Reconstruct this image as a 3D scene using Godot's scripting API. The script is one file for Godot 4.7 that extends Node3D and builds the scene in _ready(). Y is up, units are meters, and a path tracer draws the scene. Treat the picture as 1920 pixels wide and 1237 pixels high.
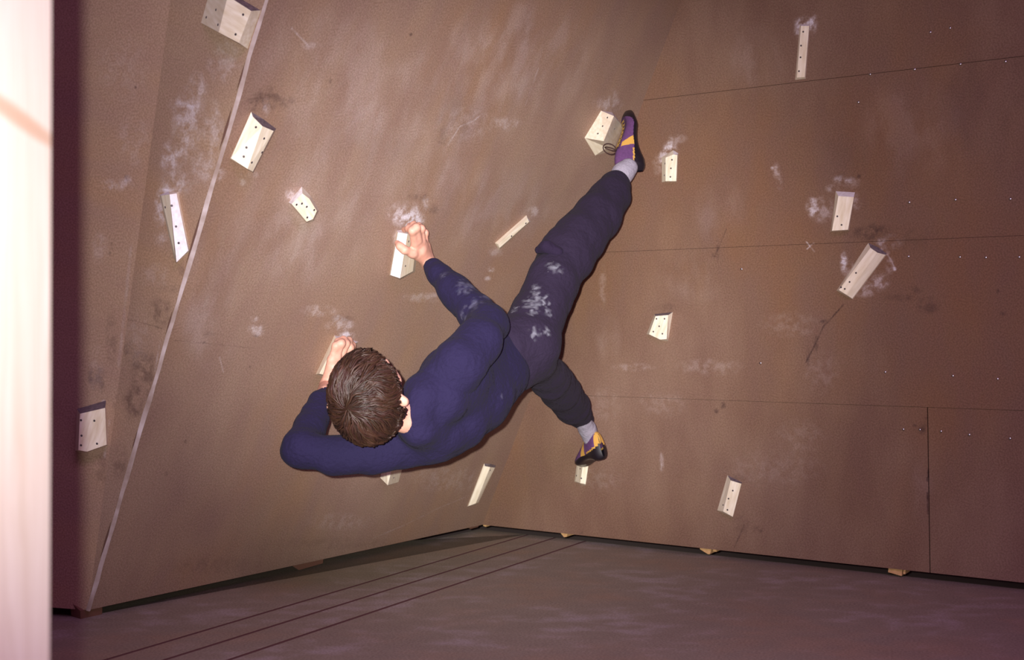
extends Node3D
# An indoor bouldering wall of brown board, lit by the flash of a small camera.
# Units are metres, y is up. The measured places of walls, holds and joints come first.

const PLANE_A := [Vector3(-0.1192, 0.0292, -5.2000), Vector3(-0.5650, -0.0000, 0.8251), Vector3(0.3588, 0.9005, 0.2458), Vector3(0.7429, -0.4349, 0.5088)]
const PLANE_B := [Vector3(-0.1192, 0.0292, -5.2000), Vector3(0.8218, 0.0000, 0.5698), Vector3(-0.0285, 0.9988, 0.0410), Vector3(-0.5691, -0.0499, 0.8207)]
const PLANE_C1 := [Vector3(-1.2001, 0.0275, -3.6231), Vector3(0.3372, 0.8998, 0.2768), Vector3(-0.7963, 0.4295, -0.4260), Vector3(-0.5022, -0.0767, 0.8614)]
const PLANE_C2 := [Vector3(-1.2001, 0.0275, -3.6231), Vector3(0.1894, 0.9621, 0.1961), Vector3(-0.9419, 0.2344, -0.2404), Vector3(-0.2773, -0.1392, 0.9507)]
const SEAM := [Vector3(-1.2001, 0.0275, -3.6231), Vector3(-0.2285, 2.6200, -2.8257)]
const CORNER := [Vector3(-0.1192, 0.0292, -5.2000), Vector3(0.8360, 2.6200, -4.3800)]
const FOLD := [Vector3(-1.2001, 0.0275, -3.6231), Vector3(-0.6899, 2.6200, -3.0946)]
const HOLDS := [
	{"label": "broad sloping-sided pine block at the top of the pale joint strip", "at": Vector3(-0.7032, 1.6031, -3.1930), "x": Vector3(0.4077, 0.8574, 0.3141), "y": Vector3(-0.7626, 0.5089, -0.3993), "v": [-0.0542, 0.0818, -0.0000, -0.0484, -0.0881, 0.0000, 0.0522, -0.0855, 0.0000, 0.0505, 0.0917, 0.0000, -0.0377, -0.0284, 0.0500, -0.0336, -0.1000, 0.0500, 0.0504, -0.1015, 0.0500, 0.0522, -0.0165, 0.0500], "f": [["w", [0, 1, 5, 4]], ["w", [1, 2, 6, 5]], ["g", [2, 3, 7, 6]], ["w", [3, 0, 4, 7]], ["w", [4, 5, 6, 7]]], "s": [[0.0017, 0.0236, 0.0284, -0.0556, 0.4181, 0.9067], [0.0323, -0.0822, 0.0500, 0.0000, -0.0000, 1.0000], [-0.0196, -0.0814, 0.0500, 0.0000, -0.0000, 1.0000], [-0.0325, 0.0621, 0.0097, -0.0385, 0.4078, 0.9122], [-0.0239, -0.0131, 0.0438, -0.0556, 0.4181, 0.9067]]},
	{"label": "long chalky pine bar angled beside the pale joint strip", "at": Vector3(-0.8816, 1.0941, -3.3424), "x": Vector3(0.8475, 0.1542, 0.5078), "y": Vector3(-0.1718, 0.9851, -0.0124), "v": [-0.0212, -0.0821, 0.0000, -0.0154, -0.0988, 0.0000, 0.0383, -0.0763, 0.0000, 0.0329, 0.0810, 0.0000, -0.0002, 0.0895, 0.0000, -0.0343, 0.0868, 0.0000, -0.0050, -0.0820, 0.0120, 0.0148, -0.1006, 0.0300, 0.0476, -0.0763, 0.0150, 0.0409, 0.0749, 0.0150, 0.0309, 0.0740, 0.0300, -0.0171, 0.0815, 0.0120], "f": [["w", [0, 1, 7, 6]], ["w", [1, 2, 8, 7]], ["w", [2, 3, 9, 8]], ["w", [3, 4, 10, 9]], ["c", [4, 5, 11, 10]], ["w", [5, 0, 6, 11]], ["w", [6, 7, 10, 11]], ["c", [7, 8, 9, 10]]], "s": [[0.0296, 0.0449, 0.0279, 0.8326, -0.0770, 0.5485], [-0.0060, 0.0481, 0.0153, -0.3544, -0.0263, 0.9347], [0.0276, -0.0093, 0.0233, 0.8326, -0.0770, 0.5485], [0.0272, -0.0527, 0.0236, 0.4044, 0.0180, 0.9144], [0.0117, -0.0665, 0.0248, -0.6407, 0.0592, 0.7655]]},
	{"label": "knotty pine block with a grey scuffed top, low beside the timber partition", "at": Vector3(-1.1650, 0.5391, -3.5379), "x": Vector3(0.8972, -0.3914, 0.2044), "y": Vector3(0.3437, 0.9096, 0.2334), "v": [-0.0282, -0.0719, -0.0000, 0.0080, -0.0619, -0.0000, 0.0617, -0.0138, -0.0000, 0.0181, 0.1044, -0.0000, -0.0595, 0.0432, -0.0000, 0.0087, -0.0403, 0.0500, 0.0345, -0.0333, 0.0500, 0.0848, 0.0112, 0.0500, 0.0488, 0.1063, 0.0500, -0.0177, 0.0586, 0.0500], "f": [["w", [0, 1, 6, 5]], ["w", [1, 2, 7, 6]], ["w", [2, 3, 8, 7]], ["g", [3, 4, 9, 8]], ["w", [4, 0, 5, 9]], ["w", [5, 6, 7, 8, 9]]], "s": [[-0.0092, 0.0429, 0.0500, -0.0000, 0.0000, 1.0000], [0.0294, 0.0588, 0.0500, -0.0000, 0.0000, 1.0000], [0.0055, 0.0024, 0.0500, -0.0000, 0.0000, 1.0000], [0.0122, -0.0239, 0.0500, -0.0000, 0.0000, 1.0000], [0.0566, 0.0014, 0.0500, 0.0000, -0.0000, 1.0000]]},
	{"label": "big ridged pale block beside the pale joint strip, chalk smudges above", "at": Vector3(-0.6681, 1.3015, -3.3108), "x": Vector3(0.5688, 0.0094, -0.8225), "y": Vector3(0.3529, 0.9004, 0.2543), "v": [-0.0630, -0.0482, -0.0000, 0.0075, -0.0719, -0.0000, 0.0310, -0.0785, -0.0000, 0.0604, 0.0487, -0.0000, 0.0064, 0.0681, -0.0000, -0.0422, 0.0818, -0.0000, -0.0697, -0.0435, 0.0100, -0.0429, -0.0541, 0.0500, -0.0124, -0.0623, 0.0400, 0.0134, 0.0520, 0.0400, -0.0390, 0.0621, 0.0500, -0.0416, 0.0726, 0.0100], "f": [["w", [0, 1, 7, 6]], ["w", [1, 2, 8, 7]], ["w", [2, 3, 9, 8]], ["g", [3, 4, 10, 9]], ["g", [4, 5, 11, 10]], ["w", [5, 0, 6, 11]], ["w", [6, 7, 10, 11]], ["w", [7, 8, 9, 10]]], "s": [[-0.0433, 0.0527, 0.0341, -0.9646, 0.2334, 0.1228], [-0.0161, 0.0300, 0.0455, 0.1860, -0.0063, 0.9825], [-0.0526, -0.0036, 0.0332, -0.8277, 0.0279, 0.5605], [-0.0528, -0.0279, 0.0342, -0.8277, 0.0279, 0.5605], [-0.0039, -0.0081, 0.0412, 0.2939, -0.0664, 0.9535], [-0.0341, -0.0363, 0.0484, 0.1860, -0.0063, 0.9825]]},
	{"label": "small chalk-dusted block with a pointed top and screw holes", "at": Vector3(-0.5722, 1.1634, -3.5689), "x": Vector3(0.6169, 0.7398, -0.2685), "y": Vector3(-0.2597, 0.5134, 0.8180), "v": [-0.0373, 0.0649, 0.0000, -0.0286, -0.0438, -0.0000, -0.0066, -0.0606, -0.0000, 0.0243, -0.0469, -0.0000, 0.0276, 0.0170, -0.0000, 0.0206, 0.0694, -0.0000, -0.0443, 0.0886, 0.0350, -0.0369, -0.0023, 0.0350, -0.0169, -0.0142, 0.0350, 0.0052, -0.0033, 0.0350, 0.0065, 0.0522, 0.0350, -0.0019, 0.0865, 0.0350], "f": [["w", [0, 1, 7, 6]], ["w", [1, 2, 8, 7]], ["w", [2, 3, 9, 8]], ["w", [3, 4, 10, 9]], ["w", [4, 5, 11, 10]], ["c", [5, 0, 6, 11]], ["w", [6, 7, 8, 9, 10, 11]]], "s": [[-0.0338, 0.0735, 0.0350, 0.0000, 0.0000, 1.0000], [-0.0128, 0.0384, 0.0350, 0.0000, 0.0000, 1.0000], [0.0003, 0.0076, 0.0350, 0.0000, 0.0000, 1.0000], [-0.0287, 0.0078, 0.0350, 0.0000, 0.0000, 1.0000], [-0.0193, 0.0610, 0.0350, 0.0000, 0.0000, 1.0000]]},
	{"label": "tall chalky prism hold gripped by the climber's right hand", "at": Vector3(-0.3351, 1.0598, -4.0037), "x": Vector3(0.6608, 0.3555, -0.6610), "y": Vector3(0.1067, 0.8273, 0.5515), "v": [-0.0628, -0.0577, -0.0000, -0.0136, -0.0925, -0.0000, 0.0523, -0.0880, -0.0000, 0.0628, 0.0552, -0.0000, 0.0039, 0.0872, -0.0000, -0.0426, 0.0959, -0.0000, -0.0787, -0.0399, 0.0200, -0.0768, -0.0328, 0.0600, 0.0102, -0.0555, 0.0300, 0.0192, 0.0765, 0.0300, -0.0576, 0.1173, 0.0600, -0.0582, 0.1048, 0.0200], "f": [["w", [0, 1, 7, 6]], ["w", [1, 2, 8, 7]], ["w", [2, 3, 9, 8]], ["c", [3, 4, 10, 9]], ["c", [4, 5, 11, 10]], ["w", [5, 0, 6, 11]], ["c", [6, 7, 10, 11]], ["w", [7, 8, 9, 10]]], "s": [[-0.0434, 0.0830, 0.0532, 0.3432, -0.0439, 0.9382], [-0.0471, -0.0044, 0.0506, 0.3208, -0.0219, 0.9469]]},
	{"label": "thin slanting pine strip by the climber's knee", "at": Vector3(0.0032, 1.1565, -4.4150), "x": Vector3(0.1106, -0.6699, -0.7342), "y": Vector3(0.6602, 0.6017, -0.4496), "v": [-0.0201, -0.0896, 0.0000, 0.0241, -0.0756, -0.0000, 0.0193, 0.0906, 0.0000, -0.0233, 0.0745, 0.0000, -0.0295, -0.0937, 0.0200, -0.0083, -0.0893, 0.0200, -0.0119, 0.0640, 0.0200, -0.0334, 0.0589, 0.0200], "f": [["w", [0, 1, 5, 4]], ["w", [1, 2, 6, 5]], ["c", [2, 3, 7, 6]], ["w", [3, 0, 4, 7]], ["w", [4, 5, 6, 7]]], "s": [[-0.0151, -0.0276, 0.0200, -0.0000, -0.0000, 1.0000], [-0.0168, 0.0478, 0.0200, -0.0000, -0.0000, 1.0000]]},
	{"label": "large wedge-shaped block touched by the climber's raised purple shoe", "at": Vector3(0.3329, 1.5269, -4.5798), "x": Vector3(0.4706, 0.8799, 0.0650), "y": Vector3(-0.4760, 0.1911, 0.8584), "v": [-0.0601, 0.1049, -0.0000, -0.0878, -0.0156, -0.0000, -0.0482, 0.0274, 0.0550, 0.0582, -0.0905, -0.0000, 0.0725, 0.0211, -0.0000, 0.0516, 0.0930, -0.0000, -0.0439, 0.1207, 0.0850, 0.0486, 0.1233, 0.0750, -0.0344, -0.1129, -0.0000], "f": [["w", [0, 1, 2, 6]], ["w", [1, 8, 2]], ["w", [8, 3, 2]], ["w", [2, 3, 7, 6]], ["c", [3, 4, 7]], ["c", [4, 5, 7]], ["w", [5, 0, 6, 7]]], "s": [[0.0362, 0.1114, 0.0479, -0.0675, 0.9239, -0.3766], [0.0030, 0.1077, 0.0447, -0.0675, 0.9239, -0.3766], [-0.0278, 0.1104, 0.0435, 0.1042, 0.9742, -0.2000], [0.0207, 0.0345, 0.0481, 0.1264, -0.3232, 0.9378]]},
	{"label": "narrow pine hold under the climber's left hand", "at": Vector3(-0.5465, 0.7333, -3.9741), "x": Vector3(0.4275, -0.2766, -0.8607), "y": Vector3(0.5151, 0.8569, -0.0196), "v": [-0.0455, -0.0723, -0.0000, 0.0553, -0.0647, -0.0000, 0.0566, 0.0764, -0.0000, -0.0665, 0.0606, -0.0000, -0.0839, -0.0603, 0.0400, -0.0065, -0.0515, 0.0400, -0.0113, 0.0679, 0.0400, -0.0982, 0.0578, 0.0400], "f": [["w", [0, 1, 5, 4]], ["w", [1, 2, 6, 5]], ["c", [2, 3, 7, 6]], ["w", [3, 0, 4, 7]], ["w", [4, 5, 6, 7]]], "s": [[-0.0568, -0.0298, 0.0400, -0.0000, -0.0000, 1.0000]]},
	{"label": "stubby pine block just below the climber's left sleeve", "at": Vector3(-0.4178, 0.3495, -4.4901), "x": Vector3(0.6578, 0.6153, -0.4345), "y": Vector3(-0.1241, 0.6575, 0.7432), "v": [-0.0653, -0.0075, -0.0000, -0.0018, -0.1081, -0.0000, 0.0741, 0.0016, -0.0000, -0.0071, 0.1140, -0.0000, -0.0722, -0.0059, 0.0450, 0.0053, 0.1122, 0.0450], "f": [["w", [0, 1, 4]], ["w", [1, 2, 5, 4]], ["w", [2, 3, 5]], ["w", [3, 0, 4, 5]]], "s": [[-0.0306, -0.0243, 0.0274, 0.3050, -0.2001, 0.9311]]},
	{"label": "slim slanting bar low in the inside corner", "at": Vector3(-0.1175, 0.2108, -5.0472), "x": Vector3(0.5727, 0.0197, -0.8195), "y": Vector3(0.3464, 0.9003, 0.2637), "v": [-0.0460, -0.0935, -0.0000, 0.0135, -0.0929, 0.0000, 0.0284, -0.0878, -0.0000, 0.0459, 0.0804, -0.0000, 0.0027, 0.0929, 0.0000, -0.0445, 0.1009, -0.0000, -0.0533, -0.0853, 0.0080, -0.0308, -0.0685, 0.0220, -0.0026, -0.0719, 0.0150, 0.0185, 0.0825, 0.0150, -0.0295, 0.0948, 0.0220, -0.0468, 0.0938, 0.0080], "f": [["w", [0, 1, 7, 6]], ["w", [1, 2, 8, 7]], ["w", [2, 3, 9, 8]], ["g", [3, 4, 10, 9]], ["g", [4, 5, 11, 10]], ["w", [5, 0, 6, 11]], ["w", [6, 7, 10, 11]], ["w", [7, 8, 9, 10]]], "s": [[-0.0175, 0.0780, 0.0202, 0.1438, -0.0011, 0.9896]]},
	{"label": "small upright hold under the climber's lower shoe", "at": Vector3(0.2683, 0.2795, -4.9161), "x": Vector3(0.8137, -0.1779, 0.5534), "y": Vector3(0.1184, 0.9828, 0.1419), "v": [-0.0267, -0.0494, 0.0000, 0.0007, -0.0531, -0.0000, 0.0250, -0.0533, -0.0000, 0.0290, 0.0490, 0.0000, -0.0014, 0.0586, -0.0000, -0.0266, 0.0483, 0.0000, -0.0153, -0.0426, 0.0120, 0.0232, -0.0371, 0.0400, 0.0413, -0.0382, 0.0300, 0.0427, 0.0481, 0.0300, 0.0244, 0.0513, 0.0400, -0.0148, 0.0359, 0.0120], "f": [["w", [0, 1, 7, 6]], ["w", [1, 2, 8, 7]], ["w", [2, 3, 9, 8]], ["g", [3, 4, 10, 9]], ["g", [4, 5, 11, 10]], ["w", [5, 0, 6, 11]], ["w", [6, 7, 10, 11]], ["w", [7, 8, 9, 10]]], "s": [[-0.0125, -0.0204, 0.0139, -0.5816, 0.0034, 0.8135], [0.0248, -0.0179, 0.0393, 0.4792, -0.0066, 0.8777], [0.0086, 0.0144, 0.0288, -0.5816, 0.0034, 0.8135]]},
	{"label": "short pale block with chalk above, right of the raised shoe", "at": Vector3(0.5735, 1.4171, -4.6352), "x": Vector3(0.8146, -0.1702, 0.5545), "y": Vector3(0.1120, 0.9841, 0.1376), "v": [-0.0256, -0.0648, -0.0000, 0.0348, -0.0584, -0.0000, 0.0263, 0.0445, -0.0000, 0.0031, 0.0539, -0.0000, -0.0387, 0.0249, -0.0000, 0.0050, -0.0591, 0.0300, 0.0478, -0.0546, 0.0300, 0.0385, 0.0380, 0.0300, 0.0234, 0.0385, 0.0300, -0.0071, 0.0242, 0.0300], "f": [["w", [0, 1, 6, 5]], ["w", [1, 2, 7, 6]], ["c", [2, 3, 8, 7]], ["w", [3, 4, 9, 8]], ["w", [4, 0, 5, 9]], ["w", [5, 6, 7, 8, 9]]], "s": [[0.0197, 0.0191, 0.0300, -0.0000, 0.0000, 1.0000], [0.0198, -0.0115, 0.0300, 0.0000, -0.0000, 1.0000], [0.0221, -0.0419, 0.0300, 0.0000, -0.0000, 1.0000], [-0.0085, 0.0032, 0.0257, -0.6870, -0.1002, 0.7197], [-0.0069, -0.0388, 0.0215, -0.6868, -0.1001, 0.7199]]},
	{"label": "tall narrow upright lath with a halo of chalk at its top", "at": Vector3(0.9829, 1.7599, -4.3305), "x": Vector3(0.8200, -0.1086, 0.5620), "y": Vector3(0.0611, 0.9928, 0.1028), "v": [-0.0198, -0.0942, 0.0000, 0.0200, -0.0907, 0.0000, 0.0189, 0.0920, -0.0000, -0.0192, 0.0929, -0.0000, -0.0062, -0.0870, 0.0160, 0.0222, -0.0853, 0.0160, 0.0222, 0.0843, 0.0160, -0.0063, 0.0850, 0.0160], "f": [["w", [0, 1, 5, 4]], ["w", [1, 2, 6, 5]], ["c", [2, 3, 7, 6]], ["w", [3, 0, 4, 7]], ["w", [4, 5, 6, 7]]], "s": [[0.0031, 0.0653, 0.0160, -0.0000, -0.0000, 1.0000], [-0.0004, 0.0194, 0.0160, -0.0000, -0.0000, 1.0000], [0.0012, -0.0196, 0.0160, -0.0000, -0.0000, 1.0000], [-0.0004, -0.0657, 0.0160, -0.0000, -0.0000, 1.0000]]},
	{"label": "upright chalky block with a flat white top ledge", "at": Vector3(1.1048, 1.2157, -4.2791), "x": Vector3(0.8110, -0.1986, 0.5503), "y": Vector3(0.1355, 0.9788, 0.1535), "v": [-0.0293, -0.0729, 0.0000, 0.0339, -0.0593, 0.0000, 0.0307, 0.0689, -0.0000, -0.0354, 0.0633, 0.0000, -0.0124, -0.0670, 0.0320, 0.0413, -0.0550, 0.0320, 0.0416, 0.0533, 0.0320, -0.0113, 0.0494, 0.0320], "f": [["w", [0, 1, 5, 4]], ["w", [1, 2, 6, 5]], ["c", [2, 3, 7, 6]], ["w", [3, 0, 4, 7]], ["w", [4, 5, 6, 7]]], "s": [[-0.0028, -0.0172, 0.0320, 0.0000, -0.0000, 1.0000], [0.0168, -0.0428, 0.0320, -0.0000, 0.0000, 1.0000]]},
	{"label": "long tilted block with a grooved face and chalk spread around it", "at": Vector3(1.1612, 1.0131, -4.2523), "x": Vector3(0.6722, -0.6030, 0.4295), "y": Vector3(0.4735, 0.7962, 0.3768), "v": [-0.0337, -0.1013, 0.0000, 0.0063, -0.0965, 0.0000, 0.0303, -0.0921, 0.0000, 0.0357, 0.0988, 0.0000, 0.0000, 0.0994, 0.0000, -0.0386, 0.0916, 0.0000, -0.0186, -0.0872, 0.0300, 0.0131, -0.0836, 0.0360, 0.0300, -0.0874, 0.0120, 0.0352, 0.0942, 0.0120, 0.0160, 0.0892, 0.0360, -0.0138, 0.0874, 0.0300], "f": [["w", [0, 1, 7, 6]], ["w", [1, 2, 8, 7]], ["w", [2, 3, 9, 8]], ["g", [3, 4, 10, 9]], ["g", [4, 5, 11, 10]], ["w", [5, 0, 6, 11]], ["w", [6, 7, 10, 11]], ["w", [7, 8, 9, 10]]], "s": [[-0.0040, -0.0067, 0.0325, -0.1974, 0.0054, 0.9803], [-0.0040, -0.0436, 0.0326, -0.1858, 0.0031, 0.9826], [-0.0037, -0.0718, 0.0328, -0.1858, 0.0031, 0.9826], [-0.0179, -0.0757, 0.0301, -0.1974, 0.0054, 0.9803]]},
	{"label": "squat trapezoid block with five screw holes", "at": Vector3(0.5441, 0.8258, -4.6916), "x": Vector3(0.7600, -0.4129, 0.5019), "y": Vector3(0.3139, 0.9094, 0.2730), "v": [-0.0447, -0.0440, -0.0000, 0.0169, -0.0417, 0.0000, 0.0475, -0.0298, -0.0000, 0.0237, 0.0770, -0.0000, -0.0434, 0.0386, 0.0000, -0.0180, -0.0298, 0.0350, 0.0316, -0.0285, 0.0350, 0.0546, -0.0158, 0.0350, 0.0266, 0.0670, 0.0350, -0.0196, 0.0422, 0.0350], "f": [["w", [0, 1, 6, 5]], ["w", [1, 2, 7, 6]], ["w", [2, 3, 8, 7]], ["g", [3, 4, 9, 8]], ["w", [4, 0, 5, 9]], ["w", [5, 6, 7, 8, 9]]], "s": [[-0.0119, 0.0350, 0.0350, 0.0000, -0.0000, 1.0000], [0.0180, 0.0484, 0.0350, 0.0000, -0.0000, 1.0000], [0.0087, 0.0144, 0.0350, -0.0000, -0.0000, 1.0000], [-0.0057, -0.0135, 0.0350, -0.0000, -0.0000, 1.0000], [0.0312, -0.0052, 0.0350, -0.0000, -0.0000, 1.0000]]},
	{"label": "tilted pine block with a dark scuffed top near the wall's foot", "at": Vector3(0.7775, 0.2262, -4.5662), "x": Vector3(0.7948, -0.2892, 0.5335), "y": Vector3(0.2107, 0.9560, 0.2043), "v": [-0.0329, -0.0661, 0.0000, 0.0308, -0.0698, 0.0000, 0.0317, 0.0653, 0.0000, -0.0296, 0.0706, -0.0000, 0.0016, -0.0513, 0.0300, 0.0414, -0.0560, 0.0300, 0.0405, 0.0693, 0.0300, -0.0009, 0.0658, 0.0300], "f": [["w", [0, 1, 5, 4]], ["w", [1, 2, 6, 5]], ["g", [2, 3, 7, 6]], ["w", [3, 0, 4, 7]], ["w", [4, 5, 6, 7]]], "s": [[0.0165, 0.0339, 0.0300, 0.0000, -0.0000, 1.0000], [0.0087, 0.0004, 0.0300, 0.0000, -0.0000, 1.0000], [-0.0081, -0.0321, 0.0211, -0.6599, 0.0157, 0.7512], [0.0156, -0.0397, 0.0300, -0.0000, -0.0000, 1.0000]]},
]
const CHALK_A := [[1.144, 1.253, -0.087, 0.007, -0.019, -0.035, 1.000], [1.169, 1.270, -0.111, 0.009, -0.026, -0.048, 0.600], [1.091, 1.311, -0.031, 0.003, -0.017, -0.031, 0.400], [1.162, 1.180, -0.035, 0.002, -0.024, -0.046, 0.450], [1.282, 0.893, -0.084, 0.000, -0.012, -0.025, 0.450], [1.240, 0.856, -0.055, -0.000, -0.011, -0.022, 0.900], [1.302, 0.914, -0.039, 0.000, -0.009, -0.018, 0.400], [1.632, 0.875, -0.046, -0.000, -0.010, -0.024, 0.500], [1.652, 0.912, -0.021, 0.000, -0.006, -0.013, 0.400], [1.399, 0.940, -0.094, 0.001, -0.011, -0.025, 0.350], [1.674, 1.280, -0.028, 0.003, -0.014, -0.030, 0.500], [0.307, 1.760, -0.109, 0.017, -0.024, -0.032, 0.400], [0.298, 1.797, -0.041, 0.006, -0.019, -0.025, 0.300], [0.842, 1.610, -0.096, 0.013, -0.019, -0.030, 0.300], [1.029, 1.584, -0.159, 0.022, -0.039, -0.066, 0.180], [1.107, 1.530, -0.076, 0.010, -0.066, -0.116, 0.150], [0.617, 1.109, -0.031, 0.001, -0.008, -0.014, 0.600], [0.617, 1.073, -0.025, 0.001, -0.007, -0.012, 0.500], [0.504, 1.332, -0.052, 0.004, -0.018, -0.027, 0.400], [0.631, 1.173, -0.050, 0.003, -0.014, -0.023, 0.300], [1.864, 1.510, -0.018, 0.003, -0.013, -0.030, 0.350], [1.950, 1.317, -0.035, 0.004, -0.009, -0.023, 0.350], [1.862, 1.304, -0.022, 0.002, -0.006, -0.014, 0.300], [1.449, 1.517, -0.133, 0.019, -0.047, -0.092, 0.100], [0.991, 1.893, -0.327, 0.066, -0.059, -0.092, 0.090], [1.668, 1.517, -0.183, 0.027, -0.083, -0.177, 0.080], [0.048, 0.924, -0.198, 0.002, -0.096, -0.139, 0.100], [0.377, 0.253, -0.298, -0.033, -0.043, -0.075, 0.150], [0.920, 0.144, -0.213, -0.031, -0.022, -0.046, 0.150], [1.780, 1.691, -0.048, 0.009, -0.006, -0.013, 0.250], [1.844, 1.328, -0.037, 0.004, -0.005, -0.012, 0.300], [0.916, 0.995, -0.143, 0.003, -0.013, -0.023, 0.300], [1.980, 1.436, -0.008, 0.001, -0.068, -0.167, 0.000], [1.582, 1.146, -0.196, 0.012, -0.059, -0.131, 0.120], [1.794, 0.878, -0.119, 0.000, -0.060, -0.150, 0.120], [1.696, 1.663, -0.396, 0.071, -0.087, -0.184, 0.100], [1.139, 1.679, -0.513, 0.084, -0.131, -0.226, 0.110], [0.835, 1.836, -0.511, 0.094, -0.130, -0.197, 0.120], [1.611, 1.209, -0.378, 0.028, -0.103, -0.228, 0.100], [0.759, 1.330, -0.510, 0.044, -0.115, -0.188, 0.130], [1.881, 1.004, -0.172, 0.005, -0.088, -0.224, 0.120], [1.341, 1.399, -0.423, 0.047, -0.111, -0.214, 0.090]]
const CHALK_B := [[1.413, 1.826, 0.049, -0.007, -0.001, -0.028, 1.000], [1.386, 1.801, 0.019, -0.002, -0.001, -0.032, 0.600], [1.435, 1.807, 0.022, -0.003, -0.001, -0.028, 0.600], [1.447, 1.847, 0.022, -0.003, -0.000, -0.014, 0.400], [0.891, 1.449, 0.039, -0.003, -0.001, -0.031, 0.800], [0.864, 1.422, 0.022, -0.002, -0.001, -0.046, 0.700], [0.922, 1.481, 0.047, -0.004, -0.001, -0.023, 0.350], [0.837, 1.395, 0.026, -0.002, -0.001, -0.050, 0.300], [1.533, 1.291, 0.047, -0.003, -0.000, -0.021, 0.500], [1.562, 1.280, 0.040, -0.003, -0.000, -0.025, 0.250], [1.425, 1.208, 0.030, -0.002, -0.001, -0.040, 0.750], [1.457, 1.196, 0.056, -0.003, -0.001, -0.054, 0.400], [1.429, 1.226, 0.015, -0.001, -0.000, -0.014, 0.600], [1.496, 1.267, 0.030, -0.002, -0.000, -0.018, 0.400], [1.577, 1.217, 0.022, -0.001, -0.001, -0.035, 0.400], [1.532, 1.015, 0.018, -0.001, -0.001, -0.043, 0.900], [1.550, 0.988, 0.026, -0.001, -0.001, -0.036, 0.550], [1.664, 1.046, 0.028, -0.001, -0.000, -0.018, 0.800], [1.687, 1.002, 0.018, -0.001, -0.001, -0.035, 0.400], [1.702, 0.991, 0.009, -0.000, -0.000, -0.009, 0.900], [1.636, 0.951, 0.060, -0.001, -0.001, -0.042, 0.550], [1.599, 0.916, 0.047, -0.001, -0.000, -0.021, 0.450], [1.656, 1.082, 0.025, -0.001, -0.000, -0.014, 0.500], [1.674, 1.069, 0.025, -0.001, -0.000, -0.014, 0.400], [1.691, 1.080, 0.052, -0.002, -0.001, -0.035, 0.250], [1.297, 1.340, 0.019, -0.001, -0.001, -0.033, 0.450], [1.310, 1.297, 0.019, -0.001, -0.001, -0.029, 0.350], [1.282, 1.348, 0.008, -0.001, -0.000, -0.009, 0.600], [1.083, 1.208, 0.122, -0.006, -0.004, -0.151, 0.100], [0.973, 0.984, 0.166, -0.004, -0.003, -0.115, 0.120], [1.335, 0.810, 0.134, -0.000, -0.001, -0.055, 0.140], [1.028, 0.658, 0.165, 0.003, -0.001, -0.038, 0.180], [0.831, 0.517, 0.130, 0.004, -0.002, -0.059, 0.120], [0.611, 0.752, 0.069, 0.000, -0.004, -0.121, 0.120], [0.723, 0.653, 0.112, 0.002, -0.001, -0.020, 0.250], [1.446, 0.647, 0.075, 0.001, -0.002, -0.091, 0.120], [0.581, 0.509, 0.093, 0.003, -0.002, -0.081, 0.100], [1.236, 1.715, 0.117, -0.014, -0.003, -0.146, 0.120], [1.750, 1.432, 0.202, -0.018, -0.003, -0.206, 0.100], [1.366, 0.424, 0.114, 0.005, -0.001, -0.074, 0.100], [1.265, 0.307, 0.231, 0.014, -0.002, -0.075, 0.100], [0.825, 0.300, 0.013, 0.001, -0.001, -0.052, 0.300], [0.548, 0.222, 0.140, 0.009, -0.002, -0.062, 0.120], [1.783, 0.252, 0.052, 0.004, -0.002, -0.140, 0.100], [0.594, 0.953, 0.023, -0.000, -0.003, -0.101, 0.180]]
const CHALK_C1 := [[1.396, 0.136, 0.022, -0.058, -0.102, -0.039, 0.550], [1.484, 0.130, 0.015, -0.041, -0.063, -0.024, 0.450], [1.299, 0.158, 0.018, -0.045, -0.051, -0.020, 0.600], [1.416, 0.045, 0.016, -0.040, -0.088, -0.034, 0.400], [1.242, 0.116, 0.028, -0.069, -0.039, -0.015, 0.500], [1.155, 0.144, 0.012, -0.028, -0.052, -0.020, 0.600], [1.212, 0.133, 0.019, -0.045, -0.018, -0.007, 0.900], [1.590, 0.074, 0.024, -0.066, -0.062, -0.024, 0.300], [1.315, 0.045, 0.020, -0.051, -0.051, -0.020, 0.350], [1.093, 0.110, 0.015, -0.035, -0.026, -0.010, 0.350], [0.990, 0.101, 0.032, -0.070, -0.040, -0.015, 0.150], [0.804, 0.094, 0.026, -0.054, -0.081, -0.031, 0.150], [1.440, 0.173, 0.019, -0.052, -0.025, -0.010, 0.300]]
const CHALK_C2 := [[1.323, 0.052, 0.013, -0.062, -0.083, -0.013, 0.150], [1.202, 0.083, 0.013, -0.063, -0.020, -0.003, 0.400], [1.192, 0.098, 0.003, -0.013, -0.008, -0.001, 0.600], [1.223, 0.053, 0.003, -0.016, -0.014, -0.002, 0.600], [0.609, 0.037, 0.002, -0.008, -0.007, -0.001, 0.900], [1.022, 0.106, 0.007, -0.032, -0.057, -0.008, 0.200], [1.508, 0.112, 0.017, -0.093, -0.109, -0.016, 0.120], [0.684, 0.073, 0.008, -0.033, -0.089, -0.013, 0.150]]
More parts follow.
